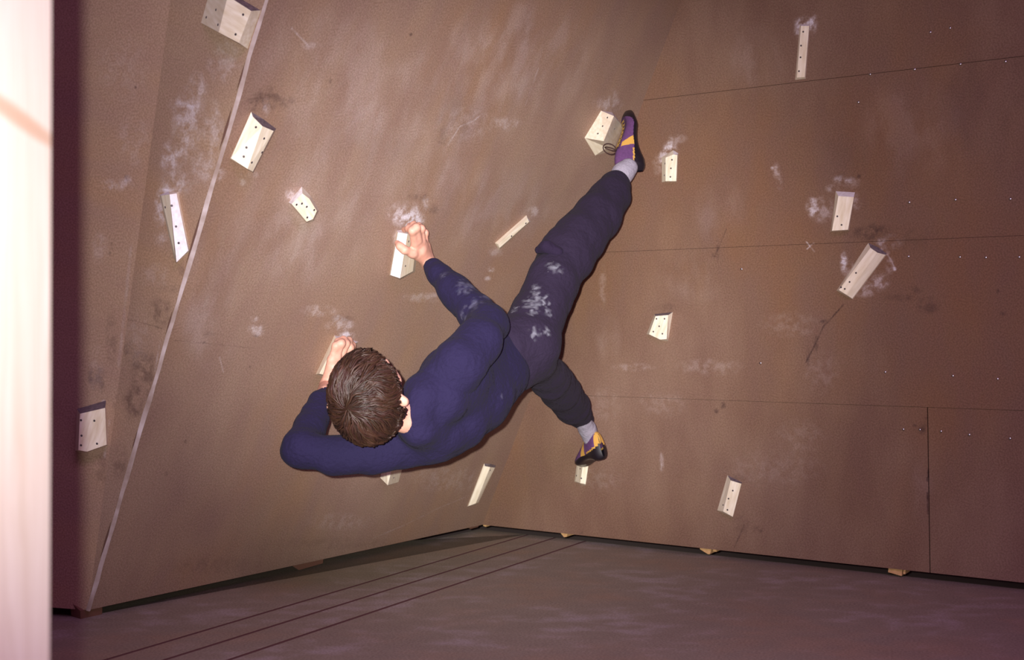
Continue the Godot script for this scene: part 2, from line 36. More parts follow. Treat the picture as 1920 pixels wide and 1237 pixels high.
const DIRT_A := [[1.865, 1.535, -0.061, 0.010, -0.015, -0.035, 0.550], [1.903, 1.512, -0.046, 0.007, -0.009, -0.022, 0.400], [1.798, 1.535, -0.037, 0.006, -0.011, -0.025, 0.350], [1.691, 1.521, -0.019, 0.003, -0.007, -0.014, 0.150], [1.128, 1.331, -0.076, 0.007, -0.009, -0.017, 0.350], [1.056, 1.296, -0.063, 0.005, -0.012, -0.021, 0.300], [1.418, 1.456, -0.207, 0.026, -0.048, -0.094, 0.120], [1.094, 1.601, -0.102, 0.015, -0.057, -0.097, 0.250], [1.141, 1.543, -0.035, 0.005, -0.037, -0.065, 0.250], [1.292, 0.914, -0.073, 0.001, -0.009, -0.018, 0.300], [1.797, 0.862, -0.027, -0.000, -0.006, -0.016, 0.200], [1.991, 1.283, -0.017, 0.002, -0.006, -0.014, 0.200], [1.753, 0.526, -0.010, -0.001, -0.003, -0.009, 0.700], [1.787, 0.426, -0.010, -0.001, -0.003, -0.009, 0.700], [1.604, 0.759, -0.006, -0.000, -0.002, -0.005, 0.800], [1.807, 0.838, -0.008, -0.000, -0.002, -0.005, 0.700], [1.485, 1.712, -0.006, 0.001, -0.003, -0.006, 0.700], [1.427, 1.793, -0.009, 0.002, -0.003, -0.006, 0.700], [1.625, 0.858, -0.017, -0.000, -0.002, -0.005, 0.500], [0.876, 0.052, -0.385, -0.062, -0.016, -0.033, 0.150], [1.472, 0.070, -0.222, -0.039, -0.017, -0.042, 0.150], [0.758, 0.381, -0.158, -0.015, -0.024, -0.045, 0.200], [1.673, 1.615, -0.008, 0.001, -0.004, -0.008, 0.500], [0.529, 1.370, -0.407, 0.036, -0.102, -0.155, 0.100]]
const DIRT_B := [[1.614, 1.110, 0.089, -0.004, -0.000, -0.028, 0.550], [1.639, 1.123, 0.053, -0.002, -0.000, -0.025, 0.400], [1.542, 1.299, 0.044, -0.003, -0.000, -0.018, 0.350], [1.588, 1.301, 0.011, -0.001, -0.000, -0.011, 0.700], [1.465, 0.819, 0.026, -0.000, -0.000, -0.009, 0.900], [1.430, 0.755, 0.011, 0.000, -0.001, -0.055, 0.500], [1.400, 0.701, 0.008, 0.000, -0.001, -0.048, 0.500], [1.070, 1.076, 0.010, -0.000, -0.001, -0.049, 0.600], [1.055, 1.054, 0.010, -0.000, -0.000, -0.015, 0.600], [1.724, 0.896, 0.069, -0.001, -0.000, -0.014, 0.400], [1.810, 0.869, 0.044, -0.000, -0.001, -0.034, 0.450], [1.768, 0.922, 0.034, -0.001, -0.000, -0.017, 0.400], [1.077, 0.521, 0.017, 0.001, -0.000, -0.015, 0.800], [1.052, 0.501, 0.013, 0.000, -0.000, -0.012, 0.700], [1.783, 0.470, 0.017, 0.001, -0.000, -0.024, 0.700], [1.796, 0.497, 0.007, 0.000, -0.000, -0.024, 0.500], [2.026, 0.912, 0.008, -0.000, -0.000, -0.008, 0.700], [2.041, 0.842, 0.014, -0.000, -0.000, -0.010, 0.600], [1.761, 0.478, 0.009, 0.000, -0.000, -0.009, 0.600], [0.862, 0.870, 0.065, -0.001, -0.001, -0.023, 0.250], [1.123, 0.260, 0.049, 0.003, -0.000, -0.019, 0.300], [1.200, 0.086, 0.024, 0.002, -0.000, -0.019, 0.600], [0.470, 0.010, 0.010, 0.001, -0.000, -0.008, 0.700], [1.744, 1.087, 0.136, -0.005, -0.001, -0.052, 0.150], [1.140, 0.100, 0.041, 0.004, -0.001, -0.057, 0.200], [1.571, 1.359, 0.280, -0.021, -0.002, -0.106, 0.100], [2.001, 1.492, 0.188, -0.019, -0.003, -0.232, 0.150]]
const DIRT_C1 := [[0.905, 0.048, 0.021, -0.046, -0.053, -0.020, 0.450], [0.732, 0.045, 0.026, -0.053, -0.081, -0.031, 0.500], [0.632, 0.049, 0.022, -0.043, -0.055, -0.021, 0.550], [0.760, 0.119, 0.014, -0.029, -0.041, -0.016, 0.400], [0.981, -0.015, 0.008, -0.017, -0.078, -0.030, 0.150], [0.456, 0.037, 0.016, -0.029, -0.070, -0.026, 0.350], [0.977, 0.043, 0.040, -0.086, -0.013, -0.005, 0.150], [0.958, 0.000, 0.003, -0.007, -0.005, -0.002, 0.600], [0.825, 0.067, 0.003, -0.007, -0.005, -0.002, 0.600], [1.425, 0.264, 0.002, -0.005, -0.004, -0.001, 0.800], [1.049, 0.021, 0.006, -0.014, -0.029, -0.011, 0.250], [1.660, -0.047, 0.022, -0.064, -0.072, -0.029, 0.100]]
const DIRT_C2 := [[1.036, 0.075, 0.001, -0.006, -0.014, -0.002, 0.800], [1.016, 0.078, 0.001, -0.006, -0.007, -0.001, 0.600], [1.226, 0.057, 0.002, -0.009, -0.011, -0.002, 0.700], [1.465, 0.066, 0.001, -0.005, -0.005, -0.001, 0.800], [0.664, 0.062, 0.008, -0.033, -0.044, -0.006, 0.500], [0.673, 0.089, 0.003, -0.013, -0.030, -0.004, 0.500], [0.420, 0.018, 0.012, -0.043, -0.076, -0.011, 0.300], [0.916, 0.127, 0.001, -0.005, -0.006, -0.001, 0.600], [0.784, 0.038, 0.006, -0.023, -0.088, -0.013, 0.300], [0.613, -0.005, 0.004, -0.016, -0.030, -0.004, 0.400]]
const STROKES_A := [[0.500, 0.0040, [1.869, 1.724, 1.784, 1.688]], [0.350, 0.0040, [0.983, 1.626, 1.010, 1.599, 1.070, 1.570, 1.093, 1.505]], [0.120, 0.0050, [0.702, 0.046, 0.537, 0.078, 0.370, 0.124, 0.186, 0.160]], [0.200, 0.0040, [0.787, 1.809, 0.782, 1.683]], [-0.250, 0.0020, [1.913, 0.847, 1.609, 0.819]], [0.300, 0.0030, [1.701, 0.744, 1.737, 0.796]]]
const STROKES_B := [[0.900, 0.0030, [1.402, 1.092, 1.432, 1.056]], [0.800, 0.0030, [1.430, 1.089, 1.403, 1.066]], [-0.700, 0.0030, [1.529, 0.878, 1.478, 0.822, 1.459, 0.806, 1.429, 0.746, 1.392, 0.679]], [-0.500, 0.0020, [1.107, 1.150, 1.085, 1.104, 1.059, 1.050]], [0.600, 0.0030, [1.680, 1.041, 1.694, 1.019, 1.706, 0.987]], [-0.900, 0.0030, [1.802, 0.341, 1.799, 0.297]], [-0.900, 0.0030, [1.799, 0.262, 1.798, 0.190]], [-0.300, 0.0030, [1.152, 0.101, 1.109, 0.011]], [0.300, 0.0030, [0.826, 0.339, 0.824, 0.270]]]
const STROKES_C1 := [[-0.400, 0.0020, [0.837, 0.160, 0.852, 0.107, 0.872, 0.025]], [0.300, 0.0040, [0.839, 0.022, 0.750, 0.009]]]
const STROKES_C2 := [[0.080, 0.0080, [1.053, 0.018, 0.910, 0.013, 0.716, 0.007]], [0.150, 0.0060, [0.562, 0.013, 0.453, 0.012]]]
const WALL_SCREWS := [[1.831, 1.743], [1.633, 1.632], [1.893, 1.748], [1.923, 1.631], [1.779, 1.631], [1.755, 1.206], [1.902, 1.206], [2.069, 1.199], [1.913, 1.024], [1.993, 1.020], [1.750, 1.031], [2.093, 1.018], [1.667, 0.653], [1.886, 0.645], [2.024, 0.638], [1.724, 0.466], [1.778, 0.467], [1.846, 0.465], [1.935, 0.458], [2.059, 0.452], [2.060, 1.623], [1.162, 1.006], [1.592, 1.545], [1.226, 0.676]]
const WEDGES_B := [[0.354, 0.012, 0.406, 0.015, 0.395, -0.015, 0.383, -0.017], [0.411, 0.011, 0.435, 0.011, 0.427, -0.004, 0.418, -0.003], [0.969, 0.011, 1.018, 0.009, 1.009, -0.021, 1.001, -0.022, 0.969, -0.007], [1.023, 0.010, 1.037, 0.009, 1.035, -0.010, 1.022, -0.010], [1.663, 0.002, 1.710, 0.002, 1.706, -0.024, 1.661, -0.016], [1.713, -0.001, 1.720, -0.001, 1.718, -0.017, 1.711, -0.016], [-0.007, 0.011, 0.015, 0.010, 0.008, -0.010, -0.005, -0.007]]
const WEDGES_A := [[1.089, -0.005, 0.931, 0.004, 0.921, -0.028, 1.037, -0.035], [0.071, -0.009, 0.006, -0.009, 0.009, -0.016, 0.062, -0.018], [1.929, -0.008, 1.853, -0.006, 1.837, -0.064, 1.906, -0.067]]
# joint Vector3(-1.0100, 0.0000, -3.1896) Vector3(0.1319, 0.0000, -5.2761)
# joint Vector3(-0.8639, 0.0000, -3.1896) Vector3(0.1907, 0.0000, -5.0853)
# joint Vector3(-0.7044, 0.0000, -3.1896) Vector3(0.3557, 0.0000, -5.1117)
const SWEATER := [[-0.5365, 0.6319, -3.7000, -0.5443, 0.6176, -3.6800, 0.0293, 0.0307, 1],
	[-0.5490, 0.6034, -3.6600, -0.5637, 0.5456, -3.5600, 0.0381, 0.0475, 2],
	[-0.5637, 0.5456, -3.5600, -0.5740, 0.4990, -3.4700, 0.0475, 0.0492, 2],
	[-0.5740, 0.4990, -3.4700, -0.4916, 0.4802, -3.4700, 0.0492, 0.0520, 3],
	[-0.4916, 0.4802, -3.4700, -0.3926, 0.4855, -3.4900, 0.0520, 0.0611, 3],
	[-0.3926, 0.4855, -3.4900, -0.2802, 0.5073, -3.5400, 0.0611, 0.0693, 3],
	[-0.2271, 0.5471, -3.5400, -0.1650, 0.5830, -3.6000, 0.1003, 0.1050, 4],
	[-0.1650, 0.5830, -3.6000, -0.1048, 0.6381, -3.7000, 0.1050, 0.1125, 4],
	[-0.1048, 0.6381, -3.7000, -0.0541, 0.6974, -3.8200, 0.1125, 0.1082, 4],
	[-0.1990, 0.6398, -3.4600, -0.1462, 0.6828, -3.5800, 0.0865, 0.0925, 5],
	[-0.1462, 0.6828, -3.5800, -0.0815, 0.7605, -3.7600, 0.0925, 0.0783, 5],
	[-0.0815, 0.7605, -3.7600, -0.0515, 0.7750, -3.8600, 0.0783, 0.0772, 5],
	[-0.2344, 0.6414, -3.4300, -0.2401, 0.5613, -3.4500, 0.0600, 0.0661, 6],
	[-0.2401, 0.6477, -3.3900, -0.2450, 0.6017, -3.3800, 0.0339, 0.0338, 7],
	[-0.2450, 0.6017, -3.3800, -0.2465, 0.5565, -3.4000, 0.0338, 0.0453, 7],
	[-0.1706, 0.6791, -3.5600, -0.2175, 0.5500, -3.6000, 0.0920, 0.0960, 8]]
const SLEEVE := [[-0.2362, 1.0067, -3.8300, -0.2191, 0.9899, -3.8100, 0.0319, 0.0318, 9],
	[-0.2090, 0.9783, -3.8000, -0.1687, 0.9341, -3.7500, 0.0380, 0.0516, 10],
	[-0.1687, 0.9341, -3.7500, -0.1022, 0.8703, -3.6600, 0.0516, 0.0564, 10],
	[-0.1022, 0.8703, -3.6600, -0.0660, 0.8380, -3.6000, 0.0564, 0.0540, 10],
	[-0.0660, 0.8380, -3.6000, -0.0909, 0.7907, -3.5200, 0.0540, 0.0645, 11],
	[-0.0909, 0.7907, -3.5200, -0.1413, 0.7277, -3.4600, 0.0645, 0.0764, 11],
	[-0.1413, 0.7277, -3.4600, -0.2053, 0.6537, -3.4700, 0.0764, 0.0781, 11]]
const TROUSERS := [[-0.0400, 0.7640, -3.8400, -0.0162, 0.7149, -3.8800, 0.0832, 0.0808, 12],
	[-0.0402, 0.6913, -3.8600, 0.0131, 0.7057, -3.9200, 0.0740, 0.0751, 13],
	[-0.0080, 0.7637, -3.8600, 0.0455, 0.7712, -3.9000, 0.0965, 0.1007, 14],
	[0.0455, 0.7875, -3.9000, 0.0860, 0.8696, -3.9700, 0.0943, 0.0860, 15],
	[0.0860, 0.8696, -3.9700, 0.1283, 0.9719, -4.0500, 0.0860, 0.0861, 15],
	[0.1283, 0.9719, -4.0500, 0.1755, 1.0609, -4.1300, 0.0861, 0.0860, 15],
	[0.1755, 1.0609, -4.1300, 0.2177, 1.1161, -4.1800, 0.0860, 0.0871, 16],
	[0.2177, 1.1161, -4.1800, 0.2811, 1.1936, -4.2700, 0.0871, 0.0818, 16],
	[0.2811, 1.1936, -4.2700, 0.3361, 1.2742, -4.3600, 0.0818, 0.0690, 16],
	[0.3361, 1.2742, -4.3600, 0.3530, 1.3102, -4.3900, 0.0690, 0.0604, 16],
	[0.0244, 0.7225, -3.9000, 0.0655, 0.7349, -3.9300, 0.0780, 0.0721, 17],
	[0.0746, 0.7205, -3.9800, 0.1213, 0.6640, -4.1600, 0.0663, 0.0693, 18],
	[0.1213, 0.6640, -4.1600, 0.1664, 0.6120, -4.3400, 0.0693, 0.0687, 18],
	[0.1664, 0.6120, -4.3400, 0.2147, 0.5469, -4.5200, 0.0687, 0.0621, 18],
	[0.2147, 0.5469, -4.5200, 0.2571, 0.4933, -4.6400, 0.0621, 0.0406, 18]]
const FLAP := [[0.0844, 1.0731, -4.0500, 0.1075, 1.0819, -4.0300, 0.0135, 0.0202, 19],
	[0.1075, 1.0819, -4.0300, 0.1444, 1.0652, -4.0300, 0.0202, 0.0185, 19]]
const SOCK_R := [[0.3512, 1.3102, -4.3900, 0.3831, 1.3615, -4.4200, 0.0366, 0.0368, 20],
	[0.3831, 1.3615, -4.4200, 0.4024, 1.3811, -4.4300, 0.0368, 0.0332, 20]]
const SOCK_L := [[0.2443, 0.5070, -4.5800, 0.2726, 0.4623, -4.6400, 0.0305, 0.0309, 21],
	[0.2726, 0.4623, -4.6400, 0.2880, 0.4269, -4.6700, 0.0309, 0.0311, 21]]
const BODY := [[-0.2053, 0.6411, -3.5200, -0.0789, 0.8276, -3.6400, 0.0499, 0.0334, 22],
	[-0.0789, 0.8276, -3.6400, -0.2362, 1.0067, -3.8300, 0.0364, 0.0239, 23],
	[-0.2802, 0.5073, -3.5400, -0.3937, 0.4846, -3.5000, 0.0472, 0.0379, 24],
	[-0.3937, 0.4846, -3.5000, -0.4930, 0.4792, -3.4800, 0.0379, 0.0334, 24],
	[-0.4930, 0.4792, -3.4800, -0.5756, 0.4981, -3.4800, 0.0334, 0.0304, 24],
	[-0.5756, 0.4981, -3.4800, -0.5607, 0.5456, -3.5600, 0.0304, 0.0282, 24],
	[-0.5607, 0.5456, -3.5600, -0.5395, 0.6422, -3.7100, 0.0282, 0.0216, 24],
	[-0.2139, 0.5914, -3.5400, -0.0322, 0.7235, -3.8600, 0.0737, 0.0611, 25],
	[0.0406, 0.7794, -3.9000, 0.1755, 1.0609, -4.1300, 0.0731, 0.0551, 26],
	[0.1755, 1.0609, -4.1300, 0.3667, 1.3370, -4.4000, 0.0551, 0.0275, 27],
	[0.0708, 0.7180, -3.9500, 0.1664, 0.6120, -4.3400, 0.0527, 0.0470, 28],
	[0.1664, 0.6120, -4.3400, 0.2730, 0.4592, -4.6800, 0.0434, 0.0156, 29],
	[-0.2386, 0.5814, -3.4700, -0.2797, 0.5940, -3.3900, 0.0434, 0.0367, 30],
	[-0.2797, 0.5940, -3.3900, -0.3399, 0.6299, -3.3300, 0.0367, 0.0416, 30],
	[-0.3141, 0.6078, -3.3500, -0.2879, 0.5743, -3.3700, 0.0335, 0.0183, 31],
	[-0.2879, 0.5743, -3.3700, -0.2565, 0.5592, -3.4200, 0.0183, 0.0257, 31]]
const HAND_R := [[-0.2269, 0.9926, -3.8350, -0.2567, 1.0250, -4.0005, 0.0232, 0.0250, 32],
	[-0.2613, 1.0297, -3.9938, -0.2942, 1.0787, -3.8802, 0.0200, 0.0139, 33],
	[-0.2613, 1.0297, -3.9938, -0.2821, 1.0859, -3.8916, 0.0200, 0.0139, 34],
	[-0.2613, 1.0297, -3.9938, -0.2725, 1.0859, -3.9156, 0.0200, 0.0140, 35],
	[-0.2613, 1.0297, -3.9938, -0.2650, 1.0801, -3.9511, 0.0200, 0.0142, 36],
	[-0.2653, 1.0355, -3.9790, -0.2804, 1.0645, -3.9125, 0.0216, 0.0212, 37],
	[-0.2950, 1.0843, -3.8684, -0.2983, 1.1167, -3.8281, 0.0116, 0.0100, 38],
	[-0.2983, 1.1167, -3.8281, -0.3095, 1.1246, -3.8481, 0.0100, 0.0093, 38],
	[-0.3095, 1.1246, -3.8481, -0.3275, 1.1248, -3.8906, 0.0093, 0.0088, 38],
	[-0.2827, 1.0914, -3.8764, -0.2858, 1.1266, -3.8319, 0.0116, 0.0102, 39],
	[-0.2858, 1.1266, -3.8319, -0.2958, 1.1367, -3.8579, 0.0102, 0.0093, 39],
	[-0.2958, 1.1367, -3.8579, -0.3121, 1.1386, -3.9012, 0.0093, 0.0088, 39],
	[-0.2730, 1.0914, -3.9003, -0.2737, 1.1259, -3.8639, 0.0114, 0.0097, 40],
	[-0.2737, 1.1259, -3.8639, -0.2840, 1.1365, -3.8949, 0.0097, 0.0091, 40],
	[-0.2840, 1.1365, -3.8949, -0.2981, 1.1394, -3.9308, 0.0091, 0.0085, 40],
	[-0.2661, 1.0844, -3.9419, -0.2661, 1.1171, -3.9179, 0.0102, 0.0088, 41],
	[-0.2661, 1.1171, -3.9179, -0.2739, 1.1283, -3.9362, 0.0088, 0.0082, 41],
	[-0.2739, 1.1283, -3.9362, -0.2858, 1.1322, -3.9647, 0.0082, 0.0079, 41],
	[-0.2706, 1.0378, -3.9595, -0.3029, 1.0549, -3.8878, 0.0173, 0.0146, 42],
	[-0.3029, 1.0549, -3.8878, -0.3249, 1.0613, -3.8601, 0.0146, 0.0109, 42],
	[-0.3249, 1.0613, -3.8601, -0.3378, 1.0726, -3.8610, 0.0109, 0.0100, 42],
	[-0.3378, 1.0726, -3.8610, -0.3473, 1.0833, -3.8773, 0.0100, 0.0090, 42]]
const HAND_L := [[-0.5457, 0.6288, -3.7000, -0.5571, 0.6498, -3.8531, 0.0224, 0.0233, 43],
	[-0.5553, 0.6547, -3.8516, -0.5382, 0.7308, -3.8213, 0.0193, 0.0137, 44],
	[-0.5553, 0.6547, -3.8516, -0.5243, 0.7387, -3.8250, 0.0193, 0.0137, 45],
	[-0.5553, 0.6547, -3.8516, -0.5128, 0.7383, -3.8461, 0.0193, 0.0138, 46],
	[-0.5553, 0.6547, -3.8516, -0.5031, 0.7310, -3.8822, 0.0193, 0.0139, 47],
	[-0.5548, 0.6597, -3.8481, -0.5305, 0.7050, -3.8350, 0.0208, 0.0208, 48],
	[-0.5382, 0.7308, -3.8213, -0.5235, 0.7724, -3.8072, 0.0118, 0.0102, 49],
	[-0.5235, 0.7724, -3.8072, -0.5215, 0.7848, -3.8389, 0.0102, 0.0093, 49],
	[-0.5215, 0.7848, -3.8389, -0.5202, 0.7826, -3.9016, 0.0093, 0.0088, 49],
	[-0.5243, 0.7387, -3.8250, -0.5084, 0.7803, -3.8128, 0.0118, 0.0102, 50],
	[-0.5084, 0.7803, -3.8128, -0.5064, 0.7912, -3.8457, 0.0102, 0.0093, 50],
	[-0.5064, 0.7912, -3.8457, -0.5076, 0.7857, -3.9173, 0.0093, 0.0088, 50],
	[-0.5128, 0.7383, -3.8461, -0.4969, 0.7785, -3.8349, 0.0115, 0.0099, 51],
	[-0.4969, 0.7785, -3.8349, -0.4942, 0.7877, -3.8762, 0.0099, 0.0094, 51],
	[-0.4942, 0.7877, -3.8762, -0.4967, 0.7805, -3.9475, 0.0094, 0.0086, 51],
	[-0.5031, 0.7310, -3.8822, -0.4889, 0.7668, -3.8724, 0.0107, 0.0090, 52],
	[-0.4889, 0.7668, -3.8724, -0.4881, 0.7727, -3.9177, 0.0090, 0.0085, 52],
	[-0.4881, 0.7727, -3.9177, -0.4901, 0.7654, -3.9740, 0.0085, 0.0079, 52],
	[-0.5455, 0.6724, -3.8507, -0.5169, 0.6908, -3.8768, 0.0176, 0.0145, 53],
	[-0.5169, 0.6908, -3.8768, -0.4955, 0.7092, -3.9120, 0.0145, 0.0114, 53],
	[-0.4955, 0.7092, -3.9120, -0.4897, 0.7280, -3.9437, 0.0114, 0.0102, 53],
	[-0.4897, 0.7280, -3.9437, -0.4888, 0.7407, -3.9635, 0.0102, 0.0092, 53]]
const HEAD := [Vector3(-0.3635, 0.6492, -3.2800), Vector3(0.9537, 0.0757, 0.2911), Vector3(-0.3005, 0.2805, 0.9116), Vector3(0.0126, 0.9569, -0.2903)]
const SHOE_R := [Vector3(0.4635, 1.3725, -4.4500), Vector3(-0.1544, 0.8775, -0.4540), Vector3(-0.9716, -0.0515, 0.2309), Vector3(0.1793, 0.4767, 0.8606), 0.2643]
const SHOE_L := [Vector3(0.3335, 0.3562, -4.6000), Vector3(-0.2534, -0.1877, -0.9490), Vector3(-0.2492, 0.9605, -0.1235), Vector3(0.9347, 0.2052, -0.2902), 0.2634]
const CHALK_SWEATER := [[-0.0699, 0.9157, -3.6455, 0.0213], [-0.1385, 0.8682, -3.6121, 0.0151], [-0.1320, 0.8590, -3.6014, 0.0150], [-0.1079, 0.8919, -3.5965, 0.0240], [-0.1260, 0.9537, -3.6874, 0.0277], [-0.2025, 0.9804, -3.7383, 0.0125], [-0.1371, 0.9343, -3.6571, 0.0213], [-0.0301, 0.6395, -3.6105, 0.0090]]
const CHALK_TROUSERS := [[0.1324, 1.0137, -3.9730, 0.0232], [0.0845, 0.9207, -3.8993, 0.0227], [0.0647, 0.9041, -3.8830, 0.0291], [0.0972, 0.9075, -3.8890, 0.0194], [0.0698, 0.8105, -3.8062, 0.0174], [0.1021, 0.8136, -3.8275, 0.0128], [0.1139, 1.1299, -4.0200, 0.0201], [0.0287, 0.6667, -3.8318, 0.0128], [0.0081, 0.8815, -3.8850, 0.0130], [0.0704, 0.9510, -3.9290, 0.0164], [0.1130, 0.8765, -3.8736, 0.0145], [0.0578, 0.8762, -3.8543, 0.0161]]

const FILL_TINT := Color(0.94, 0.69, 1.0)  # violet tint of the added panel that lifts the dark areas
const FILL_ENERGY := 12.5
var rng := RandomNumberGenerator.new()
var names := {}
var M := {}
var no_uv := func(_p: Vector3) -> Vector4: return Vector4.ZERO


func _ready() -> void:
	rng.seed = 7
	set_camera_and_light()
	make_materials()
	build_room()
	build_fill_panel()
	build_climbing_walls()
	build_holds()
	build_post()
	build_person()


# ---------------------------------------------------------------- camera, light
func set_camera_and_light() -> void:
	var cam := Camera3D.new()
	cam.name = "camera"
	cam.position = Vector3(0, 0.82, 0)
	cam.fov = rad_to_deg(2.0 * atan(618.5 / 2400.0))
	cam.near = 0.05
	cam.far = 60.0
	var lens := CameraAttributesPhysical.new()
	lens.frustum_focal_length = 45.0
	lens.frustum_focus_distance = 3.9
	lens.exposure_aperture = 4.5
	cam.attributes = lens
	add_child(cam)
	cam.fov = rad_to_deg(2.0 * atan(618.5 / 2400.0))
	cam.current = true
	var env := Environment.new()
	env.background_mode = Environment.BG_COLOR
	env.background_color = Color(0, 0, 0)
	env.tonemap_mode = Environment.TONE_MAPPER_LINEAR
	env.tonemap_exposure = 1.0
	env.sdfgi_enabled = true
	env.ssao_enabled = true
	env.ssil_enabled = true
	var we := WorldEnvironment.new()
	we.name = "environment"
	we.environment = env
	add_child(we)
	# the flash sits up and to the left of the lens: a beam and the wider spill of the same tube
	for f in [["camera_flash_beam", 23.5, 17.0, Vector3(-0.015, 0.92, -3.6)], ["camera_flash_spill", 10.5, 31.0, Vector3(-0.015, 1.03, -3.6)]]:
		var flash := SpotLight3D.new()
		flash.name = f[0]
		flash.position = Vector3(-0.048, 0.82 + 0.035, 0.0)
		flash.light_energy = f[1]
		flash.light_color = Color(1.0, 0.985, 0.97)
		flash.light_size = 0.012
		flash.spot_range = 12.0
		flash.spot_attenuation = 2.0
		flash.spot_angle = f[2]
		flash.spot_angle_attenuation = 1.0
		flash.shadow_enabled = true
		add_child(flash)
		flash.look_at_from_position(flash.position, f[3])


# ---------------------------------------------------------------- small helpers
func numbered(n: String) -> String:
	if not names.has(n):
		names[n] = 0
		return n
	names[n] += 1
	return "%s_%03d" % [n, names[n]]


func thing(called: String, label: String, category: String, at: Vector3, group := "") -> Node3D:
	var o := Node3D.new()
	o.name = numbered(called)
	add_child(o, true)
	o.position = at
	o.set_meta("label", label)
	o.set_meta("category", category)
	if group:
		o.set_meta("group", group)
	return o


func structure(called: String, label: String, category: String) -> Node3D:
	var o := thing(called, label, category, Vector3.ZERO)
	o.set_meta("kind", "structure")
	return o


func part(parent: Node, called: String, mesh: Mesh, mat: Material) -> MeshInstance3D:
	var o := MeshInstance3D.new()
	o.name = called
	o.mesh = mesh
	if mat:
		o.material_override = mat
	o.cast_shadow = GeometryInstance3D.SHADOW_CASTING_SETTING_ON
	parent.add_child(o, true)
	return o


func new_mat(called: String, c: Color, rough: float) -> StandardMaterial3D:
	var m := StandardMaterial3D.new()
	m.resource_name = called
	m.albedo_color = c
	m.roughness = rough
	return m


func noise_tex(freq: float, size: int, seed_: int, lo: Color, hi: Color, octaves := 4) -> NoiseTexture2D:
	var n := FastNoiseLite.new()
	n.noise_type = FastNoiseLite.TYPE_SIMPLEX_SMOOTH
	n.frequency = freq
	n.seed = seed_
	n.fractal_octaves = octaves
	var t := NoiseTexture2D.new()
	t.width = size
	t.height = size
	t.seamless = true
	t.noise = n
	var g := Gradient.new()
	g.set_color(0, lo)
	g.set_color(1, hi)
	t.color_ramp = g
	return t


func triplanar(m: StandardMaterial3D, s: Vector3) -> void:
	m.uv1_triplanar = true
	m.uv1_scale = s


# a solid from one flat polygon (world points), pushed back along -normal
func slab(st: SurfaceTool, pts: PackedVector3Array, n: Vector3, thick: float, uv: Callable) -> void:
	var c := Vector3.ZERO
	for p in pts:
		c += p
	c /= pts.size()
	var count := pts.size()
	for i in range(1, count - 1):
		tri(st, pts[0], pts[i], pts[i + 1], n, uv)
		tri(st, pts[0] - n * thick, pts[i] - n * thick, pts[i + 1] - n * thick, -n, uv)
	for i in count:
		var a := pts[i]
		var b := pts[(i + 1) % count]
		var side := (b - a).cross(n).normalized()
		if side.dot((a + b) * 0.5 - c) < 0:
			side = -side
		tri(st, a, b, b - n * thick, side, uv)
		tri(st, a, b - n * thick, a - n * thick, side, uv)


func tri(st: SurfaceTool, a: Vector3, b: Vector3, c: Vector3, n: Vector3, uv: Callable) -> void:
	var l := [a, b, c]
	if (b - a).cross(c - a).dot(n) > 0:
		l = [a, c, b]
	for p in l:
		st.set_normal(n)
		if uv.is_valid():
			var q: Vector4 = uv.call(p)
			st.set_uv(Vector2(q.x, q.y))
			st.set_uv2(Vector2(q.z, q.w))
		st.add_vertex(p)


# one triangle with its own normals, wound to face outwards
func facet(st: SurfaceTool, p: Array, n: Array, tint := Color.WHITE) -> void:
	var order := [0, 1, 2]
	if (p[1] - p[0]).cross(p[2] - p[0]).dot(n[0] + n[1] + n[2]) > 0:
		order = [0, 2, 1]
	for j in order:
		st.set_color(tint)
		st.set_normal(n[j])
		st.add_vertex(p[j])


func begin() -> SurfaceTool:
	var st := SurfaceTool.new()
	st.begin(Mesh.PRIMITIVE_TRIANGLES)
	return st


func box_mesh(lo: Vector3, hi: Vector3) -> ArrayMesh:
	var st := begin()
	var pts := PackedVector3Array([Vector3(lo.x, hi.y, lo.z), Vector3(hi.x, hi.y, lo.z), hi, Vector3(lo.x, hi.y, hi.z)])
	slab(st, pts, Vector3.UP, hi.y - lo.y, no_uv)
	return st.commit()


# a tube along points with a radius for each
func tube(st: SurfaceTool, pts: Array, radii: Array, sides: int, flat := 1.0, tint := Color.WHITE) -> void:
	var n := pts.size()
	var rings := []
	var prev := Vector3.ZERO
	for i in n:
		var d: Vector3 = (pts[mini(i + 1, n - 1)] - pts[maxi(i - 1, 0)]).normalized()
		if prev == Vector3.ZERO:
			prev = d.cross(Vector3(0.31, 0.87, 0.22)).normalized()
		var x := (prev - d * prev.dot(d)).normalized()
		prev = x
		var y := d.cross(x)
		var ring := []
		for k in sides:
			var a := TAU * k / sides
			ring.append([pts[i] + (x * cos(a) + y * sin(a) * flat) * radii[i], (x * cos(a) + y * sin(a) / maxf(flat, 0.2)).normalized()])
		rings.append(ring)
	for i in n - 1:
		for k in sides:
			var q := [rings[i][k], rings[i][(k + 1) % sides], rings[i + 1][(k + 1) % sides], rings[i + 1][k]]
			for j in [[0, 1, 2], [0, 2, 3]]:
				facet(st, [q[j[0]][0], q[j[1]][0], q[j[2]][0]], [q[j[0]][1], q[j[1]][1], q[j[2]][1]], tint)


